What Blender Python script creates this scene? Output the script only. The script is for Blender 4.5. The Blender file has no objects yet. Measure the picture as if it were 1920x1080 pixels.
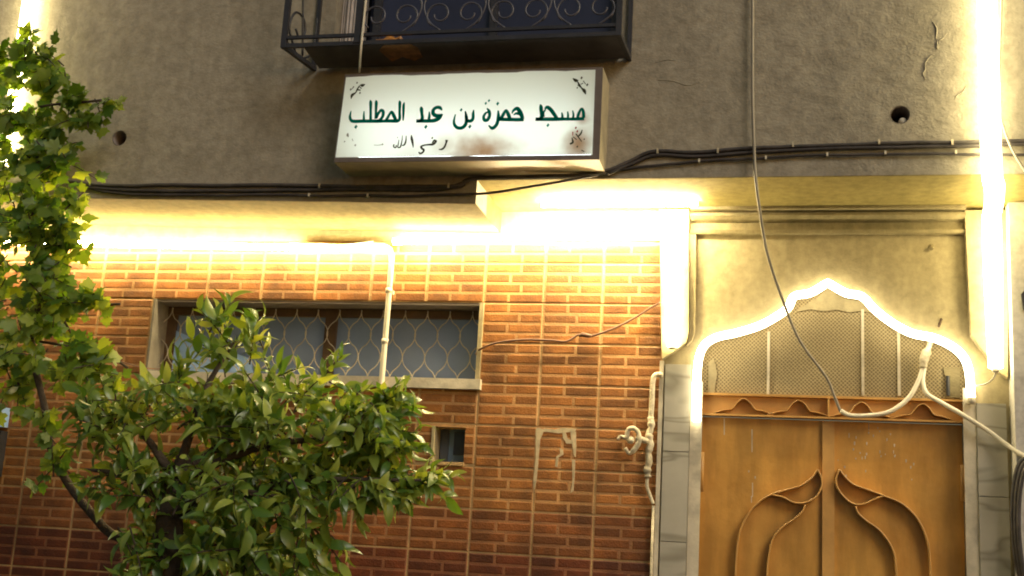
import bpy, bmesh, math, random
import numpy as np
from mathutils import Vector, Matrix, noise
rad = math.radians
random.seed(7)
sc = bpy.context.scene
COL = sc.collection

# ------------------------------------------------------------------ camera
FPX = 2290.0
YAW, PIT, ROLL = rad(12.943), rad(12.197), rad(3.290)
CAM = Vector((0.0, -5.6, 1.6))
cy, sy, cp, sp, cr, sr = math.cos(YAW), math.sin(YAW), math.cos(PIT), math.sin(PIT), math.cos(ROLL), math.sin(ROLL)
FW = Vector((-sy*cp, cy*cp, sp)); RT0 = Vector((cy, sy, 0)); UP0 = RT0.cross(FW)
RT = cr*RT0 + sr*UP0; UP = cr*UP0 - sr*RT0
cam_d = bpy.data.cameras.new('camera'); cam = bpy.data.objects.new('camera', cam_d); COL.objects.link(cam)
cam_d.sensor_width = 36; cam_d.lens = 36*FPX/1920; cam_d.clip_end = 500; cam_d.clip_start = 0.05
m = Matrix((RT, UP, -FW)).transposed().to_4x4(); m.translation = CAM
cam.matrix_world = m
sc.camera = cam

def at(px, py, Y=0.0):
    """photo pixel -> point on the plane at depth Y (each thing's own wall plane)"""
    d = FW + RT*((px-960)/FPX) - UP*((py-540)/FPX)
    return CAM + d*((Y-CAM.y)/d.y)
def pix(p):
    d = Vector(p)-CAM; z = d.dot(FW)
    return (960+FPX*d.dot(RT)/z, 540-FPX*d.dot(UP)/z)

# ------------------------------------------------------------------ night sky, dim street light, exposure
SUN_EL, SUN_AZ = rad(36), rad(44)          # from the street side, right of the camera
w = bpy.data.worlds.new('World'); sc.world = w; w.use_nodes = True
nt = w.node_tree; nt.nodes.clear()
sky = nt.nodes.new('ShaderNodeTexSky'); sky.sky_type = 'NISHITA'; sky.sun_disc = False
sky.sun_elevation = rad(4); sky.sun_rotation = math.pi - SUN_AZ
bg = nt.nodes.new('ShaderNodeBackground'); bg.inputs[1].default_value = 0.075
wo = nt.nodes.new('ShaderNodeOutputWorld')
nt.links.new(sky.outputs[0], bg.inputs[0]); nt.links.new(bg.outputs[0], wo.inputs[0])
sl = bpy.data.lights.new('sun', 'SUN'); sl.energy = 0.95; sl.angle = rad(24); sl.color = (1.0, 0.92, 0.78)
so = bpy.data.objects.new('sun', sl); COL.objects.link(so)
sdir = Vector((math.sin(SUN_AZ)*math.cos(SUN_EL), -math.cos(SUN_AZ)*math.cos(SUN_EL), math.sin(SUN_EL)))
so.rotation_euler = sdir.to_track_quat('Z', 'Y').to_euler(); so.location = (4, -9, 9)
sc.view_settings.view_transform = 'Standard'; sc.view_settings.look = 'None'
sc.view_settings.exposure = 0.45; sc.view_settings.gamma = 1.0
sc.render.engine = 'CYCLES'; sc.cycles.use_denoising = True; sc.cycles.filter_width = 1.9
sc.cycles.max_bounces = 8; sc.cycles.sample_clamp_indirect = 6.0

# ------------------------------------------------------------------ materials
def mat(name, col, rough=0.7, var=0.15, vscale=3.0, bump=0.0, bscale=40.0, metal=0.0, spec=0.5, col2=None, bdist=0.01, detail=6, contrast=(0.3, 0.7), isl=0.0):
    mm = bpy.data.materials.new(name); mm.use_nodes = True
    n = mm.node_tree.nodes; l = mm.node_tree.links; p = n['Principled BSDF']
    p.inputs['Roughness'].default_value = rough; p.inputs['Metallic'].default_value = metal
    p.inputs['Specular IOR Level'].default_value = spec
    tc = n.new('ShaderNodeTexCoord')
    no = n.new('ShaderNodeTexNoise'); no.inputs['Scale'].default_value = vscale; no.inputs['Detail'].default_value = detail
    no.inputs['Roughness'].default_value = 0.62
    geo = n.new('ShaderNodeNewGeometry'); l.new(geo.outputs['Position'], no.inputs['Vector'])
    r = n.new('ShaderNodeValToRGB'); r.color_ramp.elements[0].position = contrast[0]; r.color_ramp.elements[1].position = contrast[1]
    a = col2 if col2 else tuple(c*(1-var) for c in col); b = tuple(min(1, c*(1+var)) for c in col) if not col2 else col
    r.color_ramp.elements[0].color = (*a, 1); r.color_ramp.elements[1].color = (*b, 1)
    l.new(no.outputs['Fac'], r.inputs[0])
    out = r.outputs[0]
    if isl:
        g = n.new('ShaderNodeNewGeometry'); oi = n.new('ShaderNodeObjectInfo')
        ad = n.new('ShaderNodeMath'); ad.operation = 'ADD'; fr = n.new('ShaderNodeMath'); fr.operation = 'FRACT'
        l.new(g.outputs['Random Per Island'], ad.inputs[0]); l.new(oi.outputs['Random'], ad.inputs[1]); l.new(ad.outputs[0], fr.inputs[0])
        mr = n.new('ShaderNodeMapRange'); mr.inputs['To Min'].default_value = 1-isl; mr.inputs['To Max'].default_value = 1+isl
        l.new(fr.outputs[0], mr.inputs[0])
        vm = n.new('ShaderNodeVectorMath'); vm.operation = 'SCALE'
        l.new(out, vm.inputs[0]); l.new(mr.outputs[0], vm.inputs['Scale']); out = vm.outputs[0]
    l.new(out, p.inputs['Base Color'])
    if bump:
        nb = n.new('ShaderNodeTexNoise'); nb.inputs['Scale'].default_value = bscale; nb.inputs['Detail'].default_value = 5
        l.new(geo.outputs['Position'], nb.inputs['Vector'])
        bp = n.new('ShaderNodeBump'); bp.inputs['Strength'].default_value = bump; bp.inputs['Distance'].default_value = bdist
        l.new(nb.outputs['Fac'], bp.inputs['Height']); l.new(bp.outputs[0], p.inputs['Normal'])
    return mm

def emis(name, col, st):
    mm = bpy.data.materials.new(name); mm.use_nodes = True
    n = mm.node_tree.nodes; n.clear(); e = n.new('ShaderNodeEmission'); o = n.new('ShaderNodeOutputMaterial')
    e.inputs[0].default_value = (*col, 1); e.inputs[1].default_value = st
    mm.node_tree.links.new(e.outputs[0], o.inputs[0]); return mm

def plaster(name, col, col2, bump, streak=True):
    """trowelled render: broad patches, trowel ridges, fine sand, thin cracks"""
    mm = mat(name, col, 0.92, col2=col2, vscale=1.7, spec=0.15, contrast=(0.25, 0.75))
    n = mm.node_tree.nodes; l = mm.node_tree.links; p = n['Principled BSDF']; tc = n['Texture Coordinate']
    src = p.inputs['Base Color'].links[0].from_socket
    for scl, lo, vec in ((26, 0.80, (1, 1, 1)), (3.0, 0.90, (3.5, 1, 0.7))):
        m2 = n.new('ShaderNodeMapping'); m2.inputs['Scale'].default_value = vec; l.new(tc.outputs['Object'], m2.inputs['Vector'])
        q = n.new('ShaderNodeTexNoise'); q.inputs['Scale'].default_value = scl; q.inputs['Detail'].default_value = 6; q.inputs['Roughness'].default_value = 0.65
        l.new(m2.outputs[0], q.inputs['Vector'])
        mr = n.new('ShaderNodeMapRange'); mr.inputs['From Min'].default_value = 0.35; mr.inputs['From Max'].default_value = 0.62; mr.inputs['To Min'].default_value = lo; mr.inputs['To Max'].default_value = 1.06
        l.new(q.outputs['Fac'], mr.inputs[0]); vs = n.new('ShaderNodeVectorMath'); vs.operation = 'SCALE'
        l.new(src, vs.inputs[0]); l.new(mr.outputs[0], vs.inputs['Scale']); src = vs.outputs[0]
    l.new(src, p.inputs['Base Color'])
    mp = n.new('ShaderNodeMapping'); mp.inputs['Rotation'].default_value = (0, rad(28), 0); mp.inputs['Scale'].default_value = (1.0, 1, 1.5)
    l.new(tc.outputs['Object'], mp.inputs['Vector'])
    a = n.new('ShaderNodeTexNoise'); a.inputs['Scale'].default_value = 4.5; a.inputs['Detail'].default_value = 9; a.inputs['Roughness'].default_value = 0.58; a.inputs['Distortion'].default_value = 0.25
    l.new(mp.outputs[0], a.inputs['Vector'])
    b = n.new('ShaderNodeTexNoise'); b.inputs['Scale'].default_value = 90; b.inputs['Detail'].default_value = 3
    l.new(tc.outputs['Object'], b.inputs['Vector'])
    ma = n.new('ShaderNodeMath'); ma.operation = 'MULTIPLY_ADD'; ma.inputs[1].default_value = 0.13
    l.new(b.outputs['Fac'], ma.inputs[0]); l.new(a.outputs['Fac'], ma.inputs[2])
    bp = n.new('ShaderNodeBump'); bp.inputs['Strength'].default_value = bump; bp.inputs['Distance'].default_value = 0.03
    l.new(ma.outputs[0], bp.inputs['Height']); l.new(bp.outputs[0], p.inputs['Normal'])
    return mm

M = {}
M['upper'] = plaster('grey_plaster', (0.385, 0.35, 0.28), (0.30, 0.272, 0.215), 0.55)
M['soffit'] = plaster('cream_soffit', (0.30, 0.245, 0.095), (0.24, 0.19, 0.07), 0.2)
M['cream'] = plaster('cream_plaster', (0.42, 0.355, 0.215), (0.34, 0.285, 0.17), 0.2)
M['oldcream'] = plaster('weathered_cream', (0.36, 0.30, 0.17), (0.16, 0.13, 0.07), 0.6)
M['white'] = plaster('white_plaster', (0.72, 0.69, 0.63), (0.62, 0.59, 0.53), 0.12)
M['grout'] = mat('pale_grout', (0.50, 0.33, 0.15), 0.9, 0.25, 6, 0.4, 120)
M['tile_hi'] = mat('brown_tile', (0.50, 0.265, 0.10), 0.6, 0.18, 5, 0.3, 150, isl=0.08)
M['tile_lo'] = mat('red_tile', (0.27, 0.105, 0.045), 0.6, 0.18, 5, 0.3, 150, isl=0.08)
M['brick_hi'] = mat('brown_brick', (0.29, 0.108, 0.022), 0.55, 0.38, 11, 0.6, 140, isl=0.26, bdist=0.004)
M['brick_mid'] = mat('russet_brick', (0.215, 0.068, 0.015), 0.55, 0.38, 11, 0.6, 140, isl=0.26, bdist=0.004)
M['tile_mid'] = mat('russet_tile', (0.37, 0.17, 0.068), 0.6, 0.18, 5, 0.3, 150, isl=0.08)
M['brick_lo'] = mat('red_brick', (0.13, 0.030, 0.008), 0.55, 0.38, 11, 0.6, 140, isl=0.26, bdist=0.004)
M['marble'] = mat('grey_marble', (0.46, 0.43, 0.36), 0.3, 0.12, 4, 0, isl=0.05)
M['door'] = mat('ochre_door_paint', (0.66, 0.36, 0.085), 0.34, col2=(0.54, 0.265, 0.055), vscale=3.5, bump=0.35, bscale=9, bdist=0.012)
M['doorbar'] = mat('ochre_bar_paint', (0.60, 0.33, 0.10), 0.4, 0.15, 8)
M['screen'] = mat('perforated_screen', (0.36, 0.285, 0.15), 0.7, 0.15, 3)
M['paint'] = mat('cream_paint', (0.62, 0.55, 0.42), 0.55, 0.12, 7, 0.2, 50)
M['black'] = mat('black_rubber', (0.055, 0.047, 0.046), 0.6, 0.45, 14)
M['grey_cable'] = mat('grey_cable_sheath', (0.30, 0.27, 0.22), 0.6, 0.15, 8)
M['brown_wire'] = mat('brown_wire_sheath', (0.13, 0.06, 0.035), 0.6, 0.3, 12)
M['white_cable'] = mat('white_cable_sheath', (0.72, 0.66, 0.52), 0.5, 0.1, 9)
M['pipe'] = mat('cream_pipe_paint', (0.60, 0.52, 0.36), 0.5, 0.2, 14, 0.6, 60)
M['iron'] = mat('dark_iron', (0.030, 0.030, 0.038), 0.45, 0.3, 12, 0.2, 80, spec=0.6)
M['scroll'] = mat('worn_iron', (0.085, 0.085, 0.11), 0.4, 0.3, 14, spec=0.7)
M['navy'] = mat('navy_sheet', (0.030, 0.036, 0.075), 0.35, 0.25, 2.5)
M['curtain'] = mat('grey_curtain', (0.50, 0.46, 0.44), 0.85, 0.3, 9)
M['glass'] = mat('frosted_blue_glass', (0.16, 0.215, 0.38), 0.25, 0.14, 3)
M['bluelit'] = mat('pale_blue_card', (0.26, 0.42, 0.78), 0.6, 0.08, 4)
M['wood'] = mat('brown_wood', (0.07, 0.04, 0.022), 0.6, 0.3, 12)
M['wire'] = mat('galvanised_wire', (0.36, 0.33, 0.27), 0.45, 0.2, 20, metal=0.3)
M['asphalt'] = mat('asphalt', (0.05, 0.05, 0.05), 0.9, 0.3, 4, 0.5, 90)
M['signbox'] = mat('painted_sign_box', (0.40, 0.35, 0.24), 0.5, 0.2, 9, 0.2, 40)
M['signrim'] = mat('brown_sign_rim', (0.16, 0.13, 0.115), 0.5, 0.2, 9)
M['orange'] = mat('orange_plastic', (0.55, 0.24, 0.05), 0.4, 0.3, 20)
M['bark'] = mat('dark_bark', (0.055, 0.04, 0.028), 0.9, 0.35, 25, 0.8, 60)
M['residue'] = mat('glue_residue', (0.50, 0.40, 0.25), 0.8, 0.25, 30)
M['hole'] = mat('dark_pipe_bore', (0.035, 0.035, 0.05), 0.9, 0.2, 5)
M['led'] = emis('warm_led', (1.0, 0.81, 0.43), 74)
M['led_bay'] = emis('warm_led_bay', (1.0, 0.82, 0.45), 95)
M['led_flood'] = emis('warm_led_flood', (1.0, 0.84, 0.50), 290)
M['led_corner'] = emis('warm_led_corner', (1.0, 0.81, 0.37), 34)
M['led_tall'] = emis('warm_led_tall', (1.0, 0.83, 0.42), 15)
M['led_arch'] = emis('warm_led_rope', (1.0, 0.86, 0.54), 9.5)
M['tube'] = emis('sign_tube', (0.88, 1.0, 0.99), 7.6)

# marble veins
def veins(mm):
    n = mm.node_tree.nodes; l = mm.node_tree.links; p = n['Principled BSDF']; tc = n['Texture Coordinate']
    src = p.inputs['Base Color'].links[0].from_socket
    wv = n.new('ShaderNodeTexNoise'); wv.inputs['Scale'].default_value = 3.0; wv.inputs['Detail'].default_value = 2; wv.inputs['Distortion'].default_value = 0.5
    mp = n.new('ShaderNodeMapping'); mp.inputs['Rotation'].default_value = (0, rad(-40), 0); mp.inputs['Scale'].default_value = (0.7, 1, 2.2)
    gp = n.new('ShaderNodeNewGeometry'); l.new(gp.outputs['Position'], mp.inputs[0]); l.new(mp.outputs[0], wv.inputs['Vector'])
    r = n.new('ShaderNodeValToRGB'); e = r.color_ramp.elements
    e[0].position = 0.44; e[0].color = (1, 1, 1, 1); e[1].position = 0.5; e[1].color = (0.62, 0.61, 0.58, 1)
    x = e.new(0.54); x.color = (1, 1, 1, 1)
    l.new(wv.outputs['Fac'], r.inputs[0])
    mx = n.new('ShaderNodeMixRGB'); mx.blend_type = 'MULTIPLY'; mx.inputs[0].default_value = 1
    l.new(src, mx.inputs[1]); l.new(r.outputs[0], mx.inputs[2]); l.new(mx.outputs[0], p.inputs['Base Color'])
veins(M['marble'])
def grime(mm, lo, scl, vec=(1, 1, 1)):
    """broad stains and runs over a whole surface"""
    n = mm.node_tree.nodes; l = mm.node_tree.links; p = n['Principled BSDF']
    src = p.inputs['Base Color'].links[0].from_socket
    gp = n.new('ShaderNodeNewGeometry'); mp = n.new('ShaderNodeMapping'); mp.inputs['Scale'].default_value = vec
    q = n.new('ShaderNodeTexNoise'); q.inputs['Scale'].default_value = scl; q.inputs['Detail'].default_value = 6; q.inputs['Roughness'].default_value = 0.6
    l.new(gp.outputs['Position'], mp.inputs[0]); l.new(mp.outputs[0], q.inputs['Vector'])
    mr = n.new('ShaderNodeMapRange'); mr.inputs['From Min'].default_value = 0.36; mr.inputs['From Max'].default_value = 0.58; mr.inputs['To Min'].default_value = lo; mr.inputs['To Max'].default_value = 1.08
    vs = n.new('ShaderNodeVectorMath'); vs.operation = 'SCALE'
    l.new(q.outputs['Fac'], mr.inputs[0]); l.new(src, vs.inputs[0]); l.new(mr.outputs[0], vs.inputs['Scale']); l.new(vs.outputs[0], p.inputs['Base Color'])
for k_ in ('brick_hi', 'brick_mid', 'brick_lo', 'tile_hi', 'tile_mid', 'tile_lo', 'grout'): grime(M[k_], 0.62, 2.6, (1.6, 1, 0.8))
grime(M['door'], 0.78, 5.0, (2.2, 1, 0.5)); grime(M['paint'], 0.75, 9); grime(M['pipe'], 0.7, 14)

# perforated screen: fine rows of punched holes
def perforate(mm):
    n = mm.node_tree.nodes; l = mm.node_tree.links; p = n['Principled BSDF']; tc = n['Texture Coordinate']
    src = p.inputs['Base Color'].links[0].from_socket
    v = n.new('ShaderNodeTexVoronoi'); v.inputs['Scale'].default_value = 80; v.inputs['Randomness'].default_value = 0.12
    mp = n.new('ShaderNodeMapping'); mp.inputs['Rotation'].default_value = (0, rad(45), 0); mp.inputs['Scale'].default_value = (1, 0.0, 1)
    l.new(tc.outputs['Object'], mp.inputs[0]); l.new(mp.outputs[0], v.inputs['Vector'])
    r = n.new('ShaderNodeValToRGB'); e = r.color_ramp.elements
    e[0].position = 0.26; e[0].color = (0.40, 0.38, 0.34, 1); e[1].position = 0.46; e[1].color = (1, 1, 1, 1)
    l.new(v.outputs['Distance'], r.inputs[0])
    mx = n.new('ShaderNodeMixRGB'); mx.blend_type = 'MULTIPLY'; mx.inputs[0].default_value = 1
    l.new(src, mx.inputs[1]); l.new(r.outputs[0], mx.inputs[2]); l.new(mx.outputs[0], p.inputs['Base Color'])
    bp = n.new('ShaderNodeBump'); bp.inputs['Strength'].default_value = 0.5; bp.inputs['Distance'].default_value = 0.004
    l.new(v.outputs['Distance'], bp.inputs['Height']); l.new(bp.outputs[0], p.inputs['Normal'])
perforate(M['screen'])

def leafmat(name, c_dark, c_light, trans, rough=0.38):
    mm = bpy.data.materials.new(name); mm.use_nodes = True
    n = mm.node_tree.nodes; l = mm.node_tree.links; p = n['Principled BSDF']; o = n['Material Output']
    g = n.new('ShaderNodeNewGeometry'); oi = n.new('ShaderNodeObjectInfo')
    ad = n.new('ShaderNodeMath'); ad.operation = 'ADD'; fr = n.new('ShaderNodeMath'); fr.operation = 'FRACT'
    l.new(g.outputs['Random Per Island'], ad.inputs[0]); l.new(oi.outputs['Random'], ad.inputs[1]); l.new(ad.outputs[0], fr.inputs[0])
    r = n.new('ShaderNodeValToRGB'); e = r.color_ramp.elements
    e[0].color = (*c_dark, 1); e[1].color = (*c_light, 1); e[0].position = 0.1; e[1].position = 1.0
    mid = e.new(0.72); mid.color = (*[0.6*a+0.4*b for a, b in zip(c_dark, c_light)], 1)
    l.new(fr.outputs[0], r.inputs[0]); l.new(r.outputs[0], p.inputs['Base Color'])
    p.inputs['Roughness'].default_value = rough; p.inputs['Specular IOR Level'].default_value = 0.85
    t = n.new('ShaderNodeBsdfTranslucent'); hs = n.new('ShaderNodeMixRGB'); hs.blend_type = 'MULTIPLY'; hs.inputs[0].default_value = 1
    hs.inputs[2].default_value = (1.7, 1.5, 0.5, 1); l.new(r.outputs[0], hs.inputs[1]); l.new(hs.outputs[0], t.inputs[0])
    mx = n.new('ShaderNodeMixShader'); mx.inputs[0].default_value = trans
    l.new(p.outputs[0], mx.inputs[1]); l.new(t.outputs[0], mx.inputs[2]); l.new(mx.outputs[0], o.inputs[0])
    return mm
M['leaf'] = leafmat('citrus_leaf', (0.075, 0.165, 0.024), (0.40, 0.48, 0.09), 0.34, 0.34)
M['vine'] = leafmat('vine_leaf', (0.07, 0.16, 0.018), (0.32, 0.41, 0.05), 0.52, 0.5)

# backlit sign face: translucent sheet with brown stains
def signface():
    mm = bpy.data.materials.new('backlit_sheet'); mm.use_nodes = True
    n = mm.node_tree.nodes; l = mm.node_tree.links; n.clear()
    o = n.new('ShaderNodeOutputMaterial'); tc = n.new('ShaderNodeTexCoord')
    base = None; cur = None
    for (px, py, rx, rz, amt) in ((905, 285, 0.19, 0.11, 0.95), (840, 275, 0.10, 0.06, 0.4), (1085, 270, 0.07, 0.10, 0.9), (1092, 225, 0.04, 0.04, 0.6), (770, 285, 0.08, 0.04, 0.12)):
        c = at(px, py, SF)
        mp = n.new('ShaderNodeMapping'); mp.vector_type = 'POINT'
        mp.inputs['Location'].default_value = (-c.x/rx, 0, -c.z/rz); mp.inputs['Scale'].default_value = (1/rx, 0, 1/rz)
        ns = n.new('ShaderNodeTexNoise'); ns.inputs['Scale'].default_value = 9; ns.inputs['Detail'].default_value = 5
        l.new(tc.outputs['Object'], ns.inputs['Vector']); l.new(tc.outputs['Object'], mp.inputs[0])
        ln = n.new('ShaderNodeVectorMath'); ln.operation = 'LENGTH'; l.new(mp.outputs[0], ln.inputs[0])
        ad = n.new('ShaderNodeMath'); ad.operation = 'MULTIPLY_ADD'; ad.inputs[1].default_value = 1.1
        l.new(ns.outputs['Fac'], ad.inputs[0]); l.new(ln.outputs['Value'], ad.inputs[2])
        mr = n.new('ShaderNodeMapRange'); mr.interpolation_type = 'SMOOTHSTEP'
        mr.inputs['From Min'].default_value = 0.55; mr.inputs['From Max'].default_value = 1.7; mr.inputs['To Min'].default_value = amt; mr.inputs['To Max'].default_value = 0
        l.new(ad.outputs[0], mr.inputs[0])
        if cur is None: cur = mr.outputs[0]
        else:
            mx = n.new('ShaderNodeMath'); mx.operation = 'MAXIMUM'; l.new(cur, mx.inputs[0]); l.new(mr.outputs[0], mx.inputs[1]); cur = mx.outputs[0]
    cm = n.new('ShaderNodeMixRGB'); cm.inputs[1].default_value = (0.86, 0.90, 0.86, 1); cm.inputs[2].default_value = (0.30, 0.15, 0.06, 1)
    l.new(cur, cm.inputs[0])
    t = n.new('ShaderNodeBsdfTranslucent'); d = n.new('ShaderNodeBsdfDiffuse'); l.new(cm.outputs[0], t.inputs[0]); l.new(cm.outputs[0], d.inputs[0])
    ms = n.new('ShaderNodeMixShader'); ms.inputs[0].default_value = 0.5
    l.new(t.outputs[0], ms.inputs[1]); l.new(d.outputs[0], ms.inputs[2]); l.new(ms.outputs[0], o.inputs[0])
    return mm
def ink(name, col, tr=0.35):
    mm = bpy.data.materials.new(name); mm.use_nodes = True
    n = mm.node_tree.nodes; l = mm.node_tree.links; n.clear()
    o = n.new('ShaderNodeOutputMaterial')
    t = n.new('ShaderNodeBsdfTranslucent'); d = n.new('ShaderNodeBsdfDiffuse')
    t.inputs[0].default_value = (*col, 1); d.inputs[0].default_value = (*col, 1)
    ms = n.new('ShaderNodeMixShader'); ms.inputs[0].default_value = tr
    l.new(d.outputs[0], ms.inputs[1]); l.new(t.outputs[0], ms.inputs[2]); l.new(ms.outputs[0], o.inputs[0]); return mm

# ------------------------------------------------------------------ mesh helpers
class MB:
    def __init__(s): s.v = []; s.f = []
    def add(s, v, f):
        o = len(s.v); s.v += [tuple(p) for p in v]; s.f += [tuple(i+o for i in q) for q in f]; return s
    def box(s, x0, x1, y0, y1, z0, z1):
        return s.add([(x0,y0,z0),(x1,y0,z0),(x1,y1,z0),(x0,y1,z0),(x0,y0,z1),(x1,y0,z1),(x1,y1,z1),(x0,y1,z1)],
                     [(0,3,2,1),(4,5,6,7),(0,1,5,4),(1,2,6,5),(2,3,7,6),(3,0,4,7)])
    def prism(s, poly, y0, y1):
        """polygon in x,z (any winding) pushed from y0 to y1"""
        a = sum(p[0]*q[1]-q[0]*p[1] for p, q in zip(poly, poly[1:]+poly[:1]))
        if a < 0: poly = poly[::-1]
        n = len(poly)
        return s.add([(x, y0, z) for x, z in poly]+[(x, y1, z) for x, z in poly],
                     [tuple(range(n)), tuple(range(2*n-1, n-1, -1))]+[(i, i+n, (i+1) % n+n, (i+1) % n) for i in range(n)])
    def tube(s, pts, r, n=8, cap=True):
        pts = [Vector(p) for p in pts]; k = len(pts)
        rr = r if isinstance(r, (list, tuple)) else [r]*k
        prev = None; o = len(s.v)
        for i, p in enumerate(pts):
            t = (pts[min(i+1, k-1)]-pts[max(i-1, 0)]).normalized()
            if prev is None:
                prev = t.orthogonal().normalized()
            u = (prev-t*prev.dot(t)).normalized(); prev = u; v = t.cross(u)
            for j in range(n):
                a = 2*math.pi*j/n; s.v.append(tuple(p+(u*math.cos(a)+v*math.sin(a))*rr[i]))
        for i in range(k-1):
            for j in range(n):
                s.f.append((o+i*n+j, o+i*n+(j+1) % n, o+(i+1)*n+(j+1) % n, o+(i+1)*n+j))
        if cap:
            s.f.append(tuple(o+j for j in range(n-1, -1, -1))); s.f.append(tuple(o+(k-1)*n+j for j in range(n)))
        return s
    def ribbon(s, pts, th, y0, y1):
        """flat bar on edge: x,z path with thickness th, standing from y0 to y1"""
        k = len(pts); L = []
        for i in range(k):
            a = Vector(pts[max(i-1, 0)]); b = Vector(pts[min(i+1, k-1)]); d = (b-a).normalized(); nn = Vector((-d.y, d.x))*th/2
            p = Vector(pts[i]); L.append((p+nn, p-nn))
        o = len(s.v)
        for a, b in L: s.v += [(a.x, y0, a.y), (b.x, y0, b.y), (b.x, y1, b.y), (a.x, y1, a.y)]
        for i in range(k-1):
            for j in range(4): s.f.append((o+4*i+j, o+4*i+(j+1) % 4, o+4*i+4+(j+1) % 4, o+4*i+4+j))
        s.f.append((o+3, o+2, o+1, o)); e = o+4*(k-1); s.f.append((e, e+1, e+2, e+3)); return s
    def mesh(s, name, mm, smooth=False):
        me = bpy.data.meshes.new(name); me.from_pydata(s.v, [], s.f); me.materials.append(mm)
        bm = bmesh.new(); bm.from_mesh(me); bmesh.ops.recalc_face_normals(bm, faces=bm.faces); bm.to_mesh(me); bm.free()
        if smooth: me.polygons.foreach_set('use_smooth', [True]*len(me.polygons))
        return me
    def build(s, name, mm, parent=None, smooth=False):
        o = bpy.data.objects.new(name, s.mesh(name, mm, smooth)); COL.objects.link(o); o.parent = parent; return o
def smooth(pts, n=6):
    """Catmull-Rom through points of any dimension"""
    P = [np.array(p, float) for p in pts]; P = [2*P[0]-P[1]]+P+[2*P[-1]-P[-2]]; out = []
    for i in range(1, len(P)-2):
        for t in np.arange(n)/n:
            out.append(0.5*(2*P[i]+(P[i+1]-P[i-1])*t+(2*P[i-1]-5*P[i]+4*P[i+1]-P[i+2])*t*t+(3*P[i]-P[i-1]-3*P[i+1]+P[i+2])*t**3))
    out.append(P[-2]); return [tuple(p) for p in out]
def tag(o, label, cat, group=None):
    o['label'] = label; o['category'] = cat
    if group: o['group'] = group
    return o
def thing(name, label, cat, loc=(0, 0, 0), group=None):
    o = bpy.data.objects.new(name, None); o.empty_display_size = 0.1; COL.objects.link(o); o.location = loc
    bpy.context.view_layer.update()
    return tag(o, label, cat, group)
def keep(o, parent):
    """parent without moving (the parent Empty is unrotated)"""
    o.parent = parent; o.matrix_parent_inverse = Matrix.Translation(-Vector(parent.location)); return o
def cut(o, cutters):
    for c in cutters:
        t = c.build('cutter', M['hole']); md = o.modifiers.new('b', 'BOOLEAN'); md.object = t; md.operation = 'DIFFERENCE'; md.solver = 'EXACT'
        dg = bpy.context.evaluated_depsgraph_get(); dg.update()
        me = bpy.data.meshes.new_from_object(o.evaluated_get(dg)); o.modifiers.clear(); old = o.data; o.data = me
        bpy.data.objects.remove(t); bpy.data.meshes.remove(old)
    return o
def pathpx(L, Y):
    return [at(p[0], p[1], p[2] if len(p) > 2 else Y) for p in L]
def wirepx(name, L, Y, r, mm, label, cat, group=None, n=6, sm=6):
    P = [tuple(p) for p in pathpx(L, Y)]
    if len(P) > 2:
        P = smooth(P, sm)
        if cat == 'cable': P = [(x, y, z+0.005*noise.noise(Vector((x*5, r*900, 0)))+0.002*noise.noise(Vector((x*17, r*700, 3)))) for x, y, z in P]
    o = MB().tube(P, r, n).build(name, mm, None, True)
    return tag(o, label, cat, group)

# ------------------------------------------------------------------ ground
g = MB().add([(-120, -120, 0), (120, -120, 0), (120, 120, 0), (-120, 120, 0)], [(0, 1, 2, 3)]).build('street', M['asphalt']); g['kind'] = 'structure'

# ------------------------------------------------------------------ building
YU = -0.52                       # front plane of the overhanging upper wall
ZR, ZLa, ZLb = 3.223, 3.153, 3.113   # soffit heights: right bay, left bay (sagging towards the step)
XS = -1.356                      # step between the bays
B = thing('mosque_building', 'two storey building with plastered overhang, brick tiled wall and arched door', 'building')
zl = lambda x: ZLb + (ZLa-ZLb)*(XS-x)/(3.269-1.353)
XL, XR, ZT = -9.0, 5.0, 8.5
CF, CBZ = YU-0.27, 3.784         # cage front, cage bottom
WX0, WX1 = at(688, 40, YU).x, at(1165, 40, YU).x
up = MB().prism([(XL, zl(XL)), (XS, ZLb), (XS, ZR), (XR, ZR), (XR, ZT), (XL, ZT)], YU, YU+0.2).build('upper_wall', M['upper'], B)
def cyl(c, r, y0, y1, n=20): return MB().tube([(c.x, y0, c.z), (c.x, y1, c.z)], r, n)
h1, h2 = at(1687, 215, YU), at(224, 259, YU)
winc = MB().box(WX0-0.16, WX1, YU-0.1, YU+0.3, 3.86, 5.1)
cut(up, [winc, cyl(h1, 0.042, YU-0.1, YU+0.17), cyl(h2, 0.040, YU-0.1, YU+0.17)])
for hc, r in ((h1, 0.042), (h2, 0.040)):
    pb = MB(); pts = []
    n = 20
    for rr, yy in ((r-0.001, YU+0.15), (r-0.001, YU+0.002), (r-0.004, YU+0.002), (r-0.004, YU+0.15)):
        pts.append([(hc.x+rr*math.cos(2*math.pi*j/n), yy, hc.z+rr*math.sin(2*math.pi*j/n)) for j in range(n)])
    vv = sum(pts, []); ff = [(i*n+j, i*n+(j+1) % n, (i+1)*n+(j+1) % n, (i+1)*n+j) for i in range(3) for j in range(n)]
    pp = pb.add(vv, ff).build('drain_pipe', M['signrim'], B, True)
    MB().tube([(hc.x, YU+0.14, hc.z), (hc.x, YU+0.15, hc.z)], r-0.005, 20).build('pipe_bore', M['hole'], pp)
MB().tube([(h1.x+0.014, YU+0.02, h1.z-0.022), (h1.x+0.012, YU+0.13, h1.z-0.02)], 0.016, 12).build('pipe_stub', M['white_cable'], B, True)
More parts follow.
